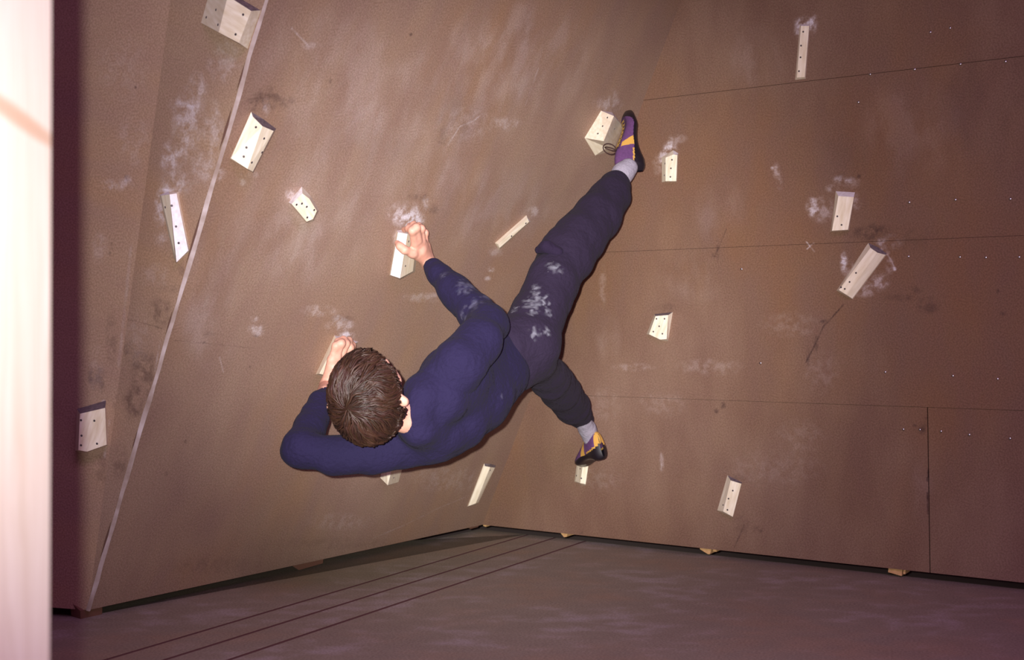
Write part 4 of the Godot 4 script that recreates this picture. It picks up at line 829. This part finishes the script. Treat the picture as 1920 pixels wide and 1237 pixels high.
# ---------------------------------------------------------------- smooth bodies
class Blob:
	var v := PackedVector3Array()
	var n := PackedVector3Array()
	var col := PackedColorArray()
	var idx := PackedInt32Array()
	var A := PackedVector3Array()
	var AB := PackedVector3Array()
	var IL := PackedFloat32Array()
	var RA := PackedFloat32Array()
	var DR := PackedFloat32Array()
	var ID := PackedInt32Array()
	var k := 0.02
	var ripple: FastNoiseLite
	var ripple_size := 0.0

	func add(bones: Array) -> void:
		for b in bones:
			var a := Vector3(b[0], b[1], b[2])
			var e := Vector3(b[3], b[4], b[5])
			A.append(a)
			AB.append(e - a)
			IL.append(1.0 / maxf((e - a).length_squared(), 1e-9))
			RA.append(b[6])
			DR.append(b[7] - b[6])
			ID.append(b[8] if b.size() > 8 else 100000 + ID.size())

	func dist(p: Vector3, list: PackedInt32Array) -> float:
		var d := 1e9
		var m := 1e9      # nearest within one limb; limbs are then joined smoothly
		var last := -1
		for i in list:
			var pa := p - A[i]
			var t := clampf(pa.dot(AB[i]) * IL[i], 0.0, 1.0)
			var e := (pa - AB[i] * t).length() - RA[i] - DR[i] * t
			if ID[i] == last:
				# links of one limb: a slight blend that rounds the bend
				var g := maxf(0.012 - absf(m - e), 0.0)
				m = minf(m, e) - g * g * 0.25 / 0.012
				continue
			if last >= 0:
				var h := maxf(k - absf(d - m), 0.0)
				d = minf(d, m) - h * h * 0.25 / k
			m = e
			last = ID[i]
		if last >= 0:
			var h := maxf(k - absf(d - m), 0.0)
			d = minf(d, m) - h * h * 0.25 / k
		if ripple_size > 0.0 and absf(d) < 0.03:
			d += ripple_size * ripple.get_noise_3dv(p)
		return d

	# meshes the field as surface nets, visiting only blocks near the surface
	func build(cell: float) -> void:
		var lo := Vector3(1e9, 1e9, 1e9)
		var hi := -lo
		var all := PackedInt32Array()
		for i in A.size():
			var r := maxf(RA[i], RA[i] + DR[i]) + cell * 2 + 0.006
			lo = lo.min(A[i] - Vector3.ONE * r).min(A[i] + AB[i] - Vector3.ONE * r)
			hi = hi.max(A[i] + Vector3.ONE * r).max(A[i] + AB[i] + Vector3.ONE * r)
			all.append(i)
		const B := 6
		var nb := ((hi - lo) / (cell * B)).ceil()
		var bx := int(nb.x)
		var by := int(nb.y)
		var bz := int(nb.z)
		var nx := bx * B + 1
		var ny := by * B + 1
		var nz := bz * B + 1
		var f := PackedFloat32Array()
		f.resize(nx * ny * nz)
		f.fill(99.0)
		var active := []
		var reach := cell * B * 0.87 + cell
		for z in bz:
			for y in by:
				for x in bx:
					var c := lo + Vector3(x + 0.5, y + 0.5, z + 0.5) * (cell * B)
					var near := PackedInt32Array()
					var best := 1e9
					for i in all:
						var pa := c - A[i]
						var t := clampf(pa.dot(AB[i]) * IL[i], 0.0, 1.0)
						var e := (pa - AB[i] * t).length() - RA[i] - DR[i] * t
						best = minf(best, e)
						if e < reach + k + 0.01:
							near.append(i)
					if best > reach + k or near.is_empty():
						continue
					if dist(c, near) < -reach - 0.01:
						continue
					active.append(Vector3i(x, y, z))
					for zz in range(z * B, z * B + B + 1):
						for yy in range(y * B, y * B + B + 1):
							var row := (zz * ny + yy) * nx
							for xx in range(x * B, x * B + B + 1):
								if f[row + xx] > 90.0:
									f[row + xx] = dist(lo + Vector3(xx, yy, zz) * cell, near)
		var id := {}
		var first := v.size()
		var edges := [[0, 1], [2, 3], [4, 5], [6, 7], [0, 2], [1, 3], [4, 6], [5, 7], [0, 4], [1, 5], [2, 6], [3, 7]]
		var offs := [0, 1, nx, nx + 1, nx * ny, nx * ny + 1, nx * ny + nx, nx * ny + nx + 1]
		for b in active:
			for zz in range(b.z * B, b.z * B + B):
				for yy in range(b.y * B, b.y * B + B):
					for xx in range(b.x * B, b.x * B + B):
						var at := (zz * ny + yy) * nx + xx
						var g0 := f[at]
						if absf(g0) > cell * 2.5:
							continue
						var inside := 0
						for o in offs:
							if f[at + o] < 0.0:
								inside += 1
						if inside == 0 or inside == 8:
							continue
						var sum := Vector3.ZERO
						var cnt := 0
						for e in edges:
							var d0 := f[at + offs[e[0]]]
							var d1 := f[at + offs[e[1]]]
							if (d0 < 0.0) != (d1 < 0.0):
								var t := d0 / (d0 - d1)
								var p0 := Vector3(e[0] & 1, (e[0] >> 1) & 1, e[0] >> 2)
								var p1 := Vector3(e[1] & 1, (e[1] >> 1) & 1, e[1] >> 2)
								sum += p0.lerp(p1, t)
								cnt += 1
						id[at] = v.size()
						v.append(lo + (Vector3(xx, yy, zz) + sum / cnt) * cell)
						n.append(Vector3.ZERO)
		var sx := 1
		var sy := nx
		var sz := nx * ny
		for at in id.keys():
			for axis in 3:
				var step: int = [sx, sy, sz][axis]
				var s1: int = [sy, sz, sx][axis]
				var s2: int = [sz, sx, sy][axis]
				var d0 := f[at]
				var d1 := f[at + step]
				if (d0 < 0.0) == (d1 < 0.0):
					continue
				if not (id.has(at - s1) and id.has(at - s2) and id.has(at - s1 - s2)):
					continue
				var q := [id[at - s1 - s2], id[at - s2], id[at], id[at - s1]]
				if d0 > 0.0:
					q.reverse()
				var fn := (v[q[2]] - v[q[0]]).cross(v[q[3]] - v[q[1]])
				for j in q:
					n[j] += fn
				idx.append_array([q[0], q[2], q[1], q[0], q[3], q[2]])
		for i in range(first, v.size()):
			n[i] = n[i].normalized()

	func clear_bones() -> void:
		A.clear()
		AB.clear()
		IL.clear()
		RA.clear()
		DR.clear()
		ID.clear()

	func mesh() -> ArrayMesh:
		var arrays := []
		arrays.resize(Mesh.ARRAY_MAX)
		arrays[Mesh.ARRAY_VERTEX] = v
		arrays[Mesh.ARRAY_NORMAL] = n
		if col.size() == v.size():
			arrays[Mesh.ARRAY_COLOR] = col
		arrays[Mesh.ARRAY_INDEX] = idx
		var m := ArrayMesh.new()
		m.add_surface_from_arrays(Mesh.PRIMITIVE_TRIANGLES, arrays)
		return m

	# white chalk rubbed into the cloth at given spots
	func chalk(spots: Array, cloth: Color, white: Color) -> void:
		var g := FastNoiseLite.new()
		g.seed = 9
		g.frequency = 60.0
		g.fractal_octaves = 3
		col.resize(v.size())
		for i in v.size():
			var a := 0.0
			for s in spots:
				var r: float = v[i].distance_to(Vector3(s[0], s[1], s[2])) / (s[3] * 1.35)
				if r < 1.0:
					a = maxf(a, clampf((1.0 - r) * 1.2 + 1.6 * g.get_noise_3dv(v[i]) - 0.35, 0.0, 1.0))
			col[i] = cloth.lerp(white, a * 0.6)


# ---------------------------------------------------------------- the climber
var base := Vector3.ZERO


func worn(parent: Node, called: String, mesh: Mesh, mat: Material, label := "") -> MeshInstance3D:
	var o := part(parent, called, mesh, mat)
	if label:
		o.set_meta("label", label)
	return o


func head_point(q: Vector3) -> Vector3:   # q = right, up, towards the face
	return HEAD[0] + HEAD[1] * q.x + HEAD[2] * q.y + HEAD[3] * q.z - base


func head_bones(list: Array) -> Array:
	var r := []
	for b in list:
		var a := head_point(Vector3(b[0], b[1], b[2]))
		var e := head_point(Vector3(b[3], b[4], b[5]))
		r.append([a.x, a.y, a.z, e.x, e.y, e.z, b[6], b[7]])
	return r


func moved(bones: Array) -> Array:
	var r := []
	for b in bones:
		r.append([b[0] - base.x, b[1] - base.y, b[2] - base.z, b[3] - base.x, b[4] - base.y, b[5] - base.z, b[6], b[7], b[8]])
	return r


func moved_spots(l: Array) -> Array:
	var r := []
	for b in l:
		r.append([b[0] - base.x, b[1] - base.y, b[2] - base.z, b[3]])
	return r


func cloth_material(called: String, c: Color) -> StandardMaterial3D:
	var m := new_mat(called, c, 0.95)
	m.metallic_specular = 0.2
	m.vertex_color_use_as_albedo = true
	m.rim_enabled = true
	m.rim = 0.04
	m.rim_tint = 0.0
	m.heightmap_enabled = true
	m.heightmap_texture = noise_tex(0.03, 512, 33, Color.BLACK, Color.WHITE, 5)
	m.heightmap_scale = 0.35
	triplanar(m, Vector3(4, 4, 4))
	return m


func build_person() -> void:
	base = Vector3(0.25, 0.34, -4.75)
	var o := thing("person", "climber in navy sweater and dark trousers stretched across the overhang, seen from behind", "person", base)
	var skin := new_mat("skin", Color(1, 1, 1), 0.55)
	skin.albedo_texture = noise_tex(0.02, 256, 41, Color(0.80, 0.59, 0.50), Color(0.88, 0.68, 0.60), 3)
	triplanar(skin, Vector3(9, 9, 9))
	skin.subsurf_scatter_enabled = true
	skin.subsurf_scatter_strength = 0.12
	# body: trunk and limbs, then head and hands on finer grids, all one mesh
	var body := Blob.new()
	body.k = 0.03
	body.add(moved(BODY))
	body.build(0.013)
	body.clear_bones()
	body.k = 0.022
	body.add(head_bones([
		[0, 0.022, -0.025, 0, 0.022, 0.022, 0.078, 0.077], [0, -0.02, 0.03, 0, -0.07, 0.052, 0.060, 0.036], [0, -0.085, 0.068, 0, -0.088, 0.075, 0.020, 0.018],
		[0.03, -0.03, 0.06, 0.035, -0.05, 0.05, 0.030, 0.028], [-0.03, -0.03, 0.06, -0.035, -0.05, 0.05, 0.030, 0.028],
		[0, -0.005, 0.098, 0, -0.035, 0.112, 0.008, 0.012], [0.012, -0.038, 0.1, -0.012, -0.038, 0.1, 0.008, 0.008],
		[0.018, -0.062, 0.088, -0.018, -0.062, 0.088, 0.008, 0.008], [0.016, -0.071, 0.086, -0.016, -0.071, 0.086, 0.008, 0.008],
		[0.045, 0.018, 0.082, 0.015, 0.016, 0.094, 0.010, 0.010], [-0.045, 0.018, 0.082, -0.015, 0.016, 0.094, 0.010, 0.010]]))
	body.k = 0.014
	body.add(head_bones([[0.088, 0.022, -0.008, 0.100, 0.016, -0.022, 0.009, 0.010], [0.100, 0.014, -0.024, 0.094, -0.018, -0.016, 0.009, 0.007], [0.086, -0.02, -0.012, 0.080, -0.03, -0.004, 0.007, 0.006],
		[-0.088, 0.022, -0.008, -0.100, 0.016, -0.022, 0.009, 0.010], [-0.100, 0.014, -0.024, -0.094, -0.018, -0.016, 0.009, 0.007], [-0.086, -0.02, -0.012, -0.080, -0.03, -0.004, 0.007, 0.006]]))
	body.build(0.0045)
	for hand in [HAND_R, HAND_L]:
		body.clear_bones()
		body.k = 0.007
		body.add(moved(hand))
		body.build(0.003)
	worn(o, "body", body.mesh(), skin)
	var white := new_mat("eye_white", Color(0.92, 0.90, 0.88), 0.25)
	var iris := new_mat("iris", Color(0.22, 0.14, 0.10), 0.2)
	for s in [-1, 1]:
		var ball := SphereMesh.new()
		ball.radius = 0.0125
		ball.height = 0.025
		var e := part(o, "eye", ball, white)
		e.position = head_point(Vector3(s * 0.032, -0.002, 0.0815))
		var dot := SphereMesh.new()
		dot.radius = 0.006
		dot.height = 0.012
		var d := part(e, "iris", dot, iris)
		d.position = HEAD[3] * 0.0075
	# sweater
	var sw := Blob.new()
	sw.k = 0.03
	sw.ripple = FastNoiseLite.new()
	sw.ripple.seed = 4
	sw.ripple.frequency = 5.5
	sw.ripple.fractal_type = FastNoiseLite.FRACTAL_RIDGED
	sw.ripple.fractal_octaves = 2
	sw.ripple_size = 0.006
	sw.add(moved(SWEATER))
	sw.build(0.008)
	sw.clear_bones()
	sw.add(moved(SLEEVE))
	sw.build(0.008)
	sw.chalk(moved_spots(CHALK_SWEATER), Color(5.0 / 255, 4.0 / 255, 12.0 / 255), Color(0.13, 0.13, 0.19))
	worn(o, "sweater", sw.mesh(), cloth_material("navy_fleece", Color(1, 1, 1)), "navy blue sweatshirt with ribbed cuffs")
	# trousers
	var tr := Blob.new()
	tr.k = 0.03
	tr.ripple = sw.ripple
	tr.ripple_size = 0.006
	tr.add(moved(TROUSERS))
	tr.build(0.008)
	tr.chalk(moved_spots(CHALK_TROUSERS), Color(7.0 / 255, 5.0 / 255, 10.0 / 255), Color(0.34, 0.35, 0.40))
	var tm := cloth_material("dark_trousers", Color(1, 1, 1))
	var legs := worn(o, "trousers", tr.mesh(), tm, "dark violet-grey baggy trousers with chalk handprints")
	var fl := Blob.new()
	fl.k = 0.02
	fl.add(moved(FLAP))
	fl.build(0.006)
	fl.chalk([], Color(6.0 / 255, 4.0 / 255, 9.0 / 255), Color(1, 1, 1))
	worn(legs, "knee_fold", fl.mesh(), tm)
	# socks
	var sock_mat := cloth_material("grey_sock", Color(0.62, 0.60, 0.65))
	for s in [SOCK_R, SOCK_L]:
		var sk := Blob.new()
		sk.k = 0.02
		sk.add(moved(s))
		sk.build(0.006)
		sk.chalk([], Color(1, 1, 1), Color(1, 1, 1))
		worn(o, "sock", sk.mesh(), sock_mat, "grey ribbed sock")
	build_hair(o)
	build_shoe(o, SHOE_R, 1.0, true)
	build_shoe(o, SHOE_L, -1.0, false)


# short wavy hair: a dark cap and many tapering locks combed out of a crown whorl
func scalp(dir: Vector3, lift: float) -> Vector3:
	var r := Vector3(0.081 + lift, 0.094 + lift, 0.106 + lift)
	return Vector3(dir.x * r.x, 0.012 + dir.y * r.y, -0.004 + dir.z * r.z)


func build_hair(o: Node3D) -> void:
	var st := begin()
	var hm := new_mat("brown_hair", Color(1, 1, 1), 0.48)
	hm.vertex_color_use_as_albedo = true
	hm.metallic_specular = 0.45
	var whorl := Vector3(-0.18, 0.86, -0.42).normalized()
	var wave := FastNoiseLite.new()
	wave.seed = 3
	wave.frequency = 1.3
	var count := 3200
	for i in count:
		var y := 1.0 - 1.62 * (i + 0.5) / count
		var a := i * 2.399963
		var dir := Vector3(sqrt(1 - y * y) * cos(a), y, sqrt(1 - y * y) * sin(a))
		# hairline: high over the brow, in front of the ears, low at the nape
		var line := 0.42 if dir.z > 0.55 else lerpf(-0.55, 0.10, smoothstep(-0.4, 0.55, dir.z))
		if dir.y < line - 0.05 or (absf(dir.x) > 0.88 and dir.y < 0.34 and dir.z > -0.42):
			continue
		var flow := (dir - whorl * dir.dot(whorl))
		flow = (flow - dir * flow.dot(dir)).normalized()
		var side := dir.cross(flow)
		var pts := []
		var radii := []
		var q := dir
		var length := rng.randf_range(0.05, 0.085)
		var swirl := 0.55 + 0.8 * wave.get_noise_3dv(dir * 1.5)
		var n := 7
		var tall := rng.randf_range(0.004, 0.013)
		for k in n:
			var t := float(k) / (n - 1)
			pts.append(head_point(scalp(q, 0.008 + tall * sin(PI * minf(t * 0.9 + 0.12, 1.0)) + 0.004 * t * rng.randf())))
			radii.append(0.0036 * pow(sin(PI * (0.12 + 0.86 * t)), 0.7) + 0.0003)
			var f := (q - whorl * q.dot(whorl))
			f = (f - q * f.dot(q)).normalized()
			var sd := q.cross(f)
			var bend := swirl * 0.5 + 1.4 * wave.get_noise_3dv(q * 2.2 + Vector3(5, 0, 0))
			q = (q + (f * cos(bend) + sd * sin(bend)) * (length / (n - 1)) / 0.1).normalized()
		var shade := rng.randf_range(0.7, 1.2) * (1.0 + 1.1 * maxf(0.0, wave.get_noise_3dv(dir * 2.6 + Vector3(0, 9, 0))))
		tube(st, pts, radii, 4, 0.45, Color(0.036 * shade, 0.0165 * shade, 0.011 * shade))
	# the dark cap underneath
	var rows := 16
	var cols := 32
	for r in rows:
		for c in cols:
			var q := []
			for e in [[0, 0], [0, 1], [1, 1], [1, 0]]:
				var az: float = TAU * (c + e[1]) / cols
				var fz := cos(az)
				var low := 0.40 if fz > 0.6 else lerpf(-0.55, 0.10, smoothstep(-0.4, 0.6, fz))
				var ang: float = lerpf(0.0, acos(clampf(low, -1, 1)), float(r + e[0]) / rows)
				q.append(Vector3(sin(ang) * sin(az), cos(ang), sin(ang) * cos(az)))
			var pp := []
			var nn := []
			for j in 4:
				nn.append((HEAD[1] * q[j].x + HEAD[2] * q[j].y + HEAD[3] * q[j].z).normalized())
				pp.append(head_point(scalp(q[j], 0.009)))
			for j in [[0, 1, 2], [0, 2, 3]]:
				facet(st, [pp[j[0]], pp[j[1]], pp[j[2]]], [nn[j[0]], nn[j[1]], nn[j[2]]], Color(0.022, 0.010, 0.007))
	worn(o, "hair", st.commit(), hm, "short wavy brown hair")


# a climbing shoe: one lofted last, its faces sorted into the pieces that differ in colour
func build_shoe(o: Node3D, fr: Array, outer: float, laced: bool) -> void:
	var L: float = fr[4]
	var org: Vector3 = fr[0] - base
	var place := func(q: Vector3) -> Vector3: return org + fr[1] * q.x + fr[2] * q.y + fr[3] * q.z
	var width := func(t: float) -> float: return 0.031 + 0.017 * smoothstep(0.25, 0.72, t) - 0.006 * smoothstep(0.2, 0.0, t) - 0.034 * pow(maxf(0.0, (t - 0.72) / 0.28), 2.2) - 0.02 * pow(maxf(0.0, (0.08 - t) / 0.08), 2.0)
	var high := func(t: float) -> float: return lerpf(0.105, 0.040, smoothstep(0.12, 0.80, t)) - 0.022 * pow(maxf(0.0, (t - 0.8) / 0.2), 2.0) - 0.012 * pow(maxf(0.0, (0.1 - t) / 0.1), 2.0)
	var low := func(t: float) -> float: return 0.012 * sin(PI * clampf((t - 0.15) / 0.5, 0, 1)) - 0.008 * smoothstep(0.75, 1.0, t) + 0.010 * pow(maxf(0.0, (0.08 - t) / 0.08), 2.0)
	var surf := func(t: float, a: float) -> Vector3:
		var w: float = width.call(t)
		var h: float = high.call(t)
		var b: float = low.call(t)
		var ca := cos(a)
		var sa := sin(a)
		var y := (h + b) * 0.5 + (h - b) * 0.5 * signf(sa) * pow(absf(sa), 0.72)
		var up := clampf((y - b) / maxf(h - b, 0.001), 0, 1)
		var z := w * signf(ca) * pow(absf(ca), 0.72) * (1.0 - 0.30 * up * up)
		var bend := 0.010 * outer * sin(PI * clampf(t, 0, 1)) - 0.012 * outer * smoothstep(0.6, 1.0, t)
		return Vector3(t * L, y, z + bend)
	var kinds := {}
	for n in ["upper", "rand", "yellow_panel", "tongue"]:
		kinds[n] = begin()
	var nt := 150
	var na := 130
	for i in nt:
		for k in na:
			var t := (i + 0.5) / nt
			var a := TAU * (k + 0.5) / na
			var mid: Vector3 = surf.call(t, a)
			var b: float = low.call(t)
			var h: float = high.call(t)
			var rel := (mid.y - b)
			var up := rel / maxf(h - b, 0.001)
			var edge := lerpf(0.046, 0.020, smoothstep(0.02, 0.40, t)) + 0.024 * smoothstep(0.70, 0.90, t)
			var kind := "upper"
			if rel < edge or t > 0.91 or (t < 0.012 and up < 0.6):
				kind = "rand"
			elif up > 0.9 and t > 0.30 and t < 0.86:
				kind = "tongue"
			elif t > 0.34 - 0.02 * up and t < 0.34 + 0.13 * (1.15 - up) + 0.01 and up < 0.86:
				kind = "yellow_panel"
			elif t < 0.05 and up < 0.93:
				kind = "yellow_panel"
			elif not laced and absf(mid.z) < 0.010 and t < 0.12:
				kind = "yellow_panel"
			elif rel < edge + 0.006 and t < 0.28:
				kind = "yellow_panel"
			var st: SurfaceTool = kinds[kind]
			var fp := []
			var fn := []
			for e in [[0, 0], [1, 0], [1, 1], [0, 1]]:
				var tt: float = clampf(float(i + e[0]) / nt, 0.0005, 0.9995)
				var aa: float = TAU * (k + e[1]) / na
				var p: Vector3 = surf.call(tt, aa)
				var du: Vector3 = surf.call(minf(tt + 0.004, 1.0), aa) - surf.call(maxf(tt - 0.004, 0.0), aa)
				var dv: Vector3 = surf.call(tt, aa + 0.02) - surf.call(tt, aa - 0.02)
				var nn := dv.cross(du).normalized()
				var c := Vector3(tt * L, (low.call(tt) + high.call(tt)) * 0.5, 0)
				if nn.dot(p - c) < 0:
					nn = -nn
				fn.append((fr[1] * nn.x + fr[2] * nn.y + fr[3] * nn.z).normalized())
				fp.append(place.call(p))
			facet(st, [fp[0], fp[1], fp[2]], [fn[0], fn[1], fn[2]])
			facet(st, [fp[0], fp[2], fp[3]], [fn[0], fn[2], fn[3]])
	var root := Node3D.new()
	root.name = "climbing_shoe"
	root.set_meta("label", "purple and yellow rock shoe with black rubber rand")
	o.add_child(root, true)
	var purple := new_mat("purple_suede", Color(0.40, 0.25, 0.44), 0.9)
	purple.albedo_texture = noise_tex(0.03, 256, 51, Color(0.82, 0.80, 0.82), Color(1, 1, 1), 4)
	triplanar(purple, Vector3(9, 9, 9))
	var black := new_mat("black_rubber", Color(0.105, 0.085, 0.115), 0.38)
	var yellow := new_mat("yellow_suede", Color(0.78, 0.60, 0.27), 0.85)
	part(root, "upper", kinds["upper"].commit(), purple)
	part(root, "rubber_rand", kinds["rand"].commit(), black)
	part(root, "yellow_panel", kinds["yellow_panel"].commit(), yellow)
	part(root, "tongue", kinds["tongue"].commit(), new_mat("dark_tongue", Color(0.26, 0.15, 0.28), 0.9))
	var lace := new_mat("olive_lace", Color(0.60, 0.47, 0.20), 0.8)
	var dark_lace := new_mat("dark_lace", Color(0.22, 0.13, 0.12), 0.8)
	var dorsum := func(t: float, z: float) -> Vector3:
		var h: float = high.call(t)
		var bend := 0.010 * outer * sin(PI * t) - 0.012 * outer * smoothstep(0.6, 1.0, t)
		return place.call(Vector3(t * L, h + 0.0015 - absf(z) * 0.28, z + bend))
	for k in 7:
		var t0 := 0.34 + 0.070 * k
		for s in [-1.0, 1.0]:
			var st := begin()
			var pts := []
			var radii := []
			for j in 6:
				var f := j / 5.0
				var p: Vector3 = dorsum.call(t0 + 0.045 * f, s * lerpf(-0.019, 0.019, f))
				pts.append(p + fr[2] * (0.002 * sin(PI * f)))
				radii.append(0.0014)
			tube(st, pts, radii, 6)
			part(root, "lace", st.commit(), lace)
	if laced:
		for s in [[0.052, 0.6], [0.045, -0.5]]:
			var st := begin()
			var pts := []
			var radii := []
			for j in 19:
				var f := TAU * j / 18.0
				var q: Vector3 = dorsum.call(0.31, 0.004)
				pts.append(q + fr[2] * (s[0] * 0.5 * (1 - cos(f))) + (fr[3] * 0.35 + fr[1] * s[1]) * (0.026 * sin(f)) + fr[3] * 0.008 * (1 - cos(f)))
				radii.append(0.0020)
			tube(st, pts, radii, 6)
			part(root, "lace_bow", st.commit(), dark_lace)
	# pull loop on the heel side
	var st2 := begin()
	var lp := []
	var lr := []
	for j in 11:
		var f := PI * j / 10.0
		lp.append(place.call(Vector3(0.004 * L + 0.006 - 0.008 * sin(f), 0.075 + 0.016 * cos(f), 0.0)))
		lr.append(0.0026)
	tube(st2, lp, lr, 6)
	part(root, "pull_loop", st2.commit(), yellow)
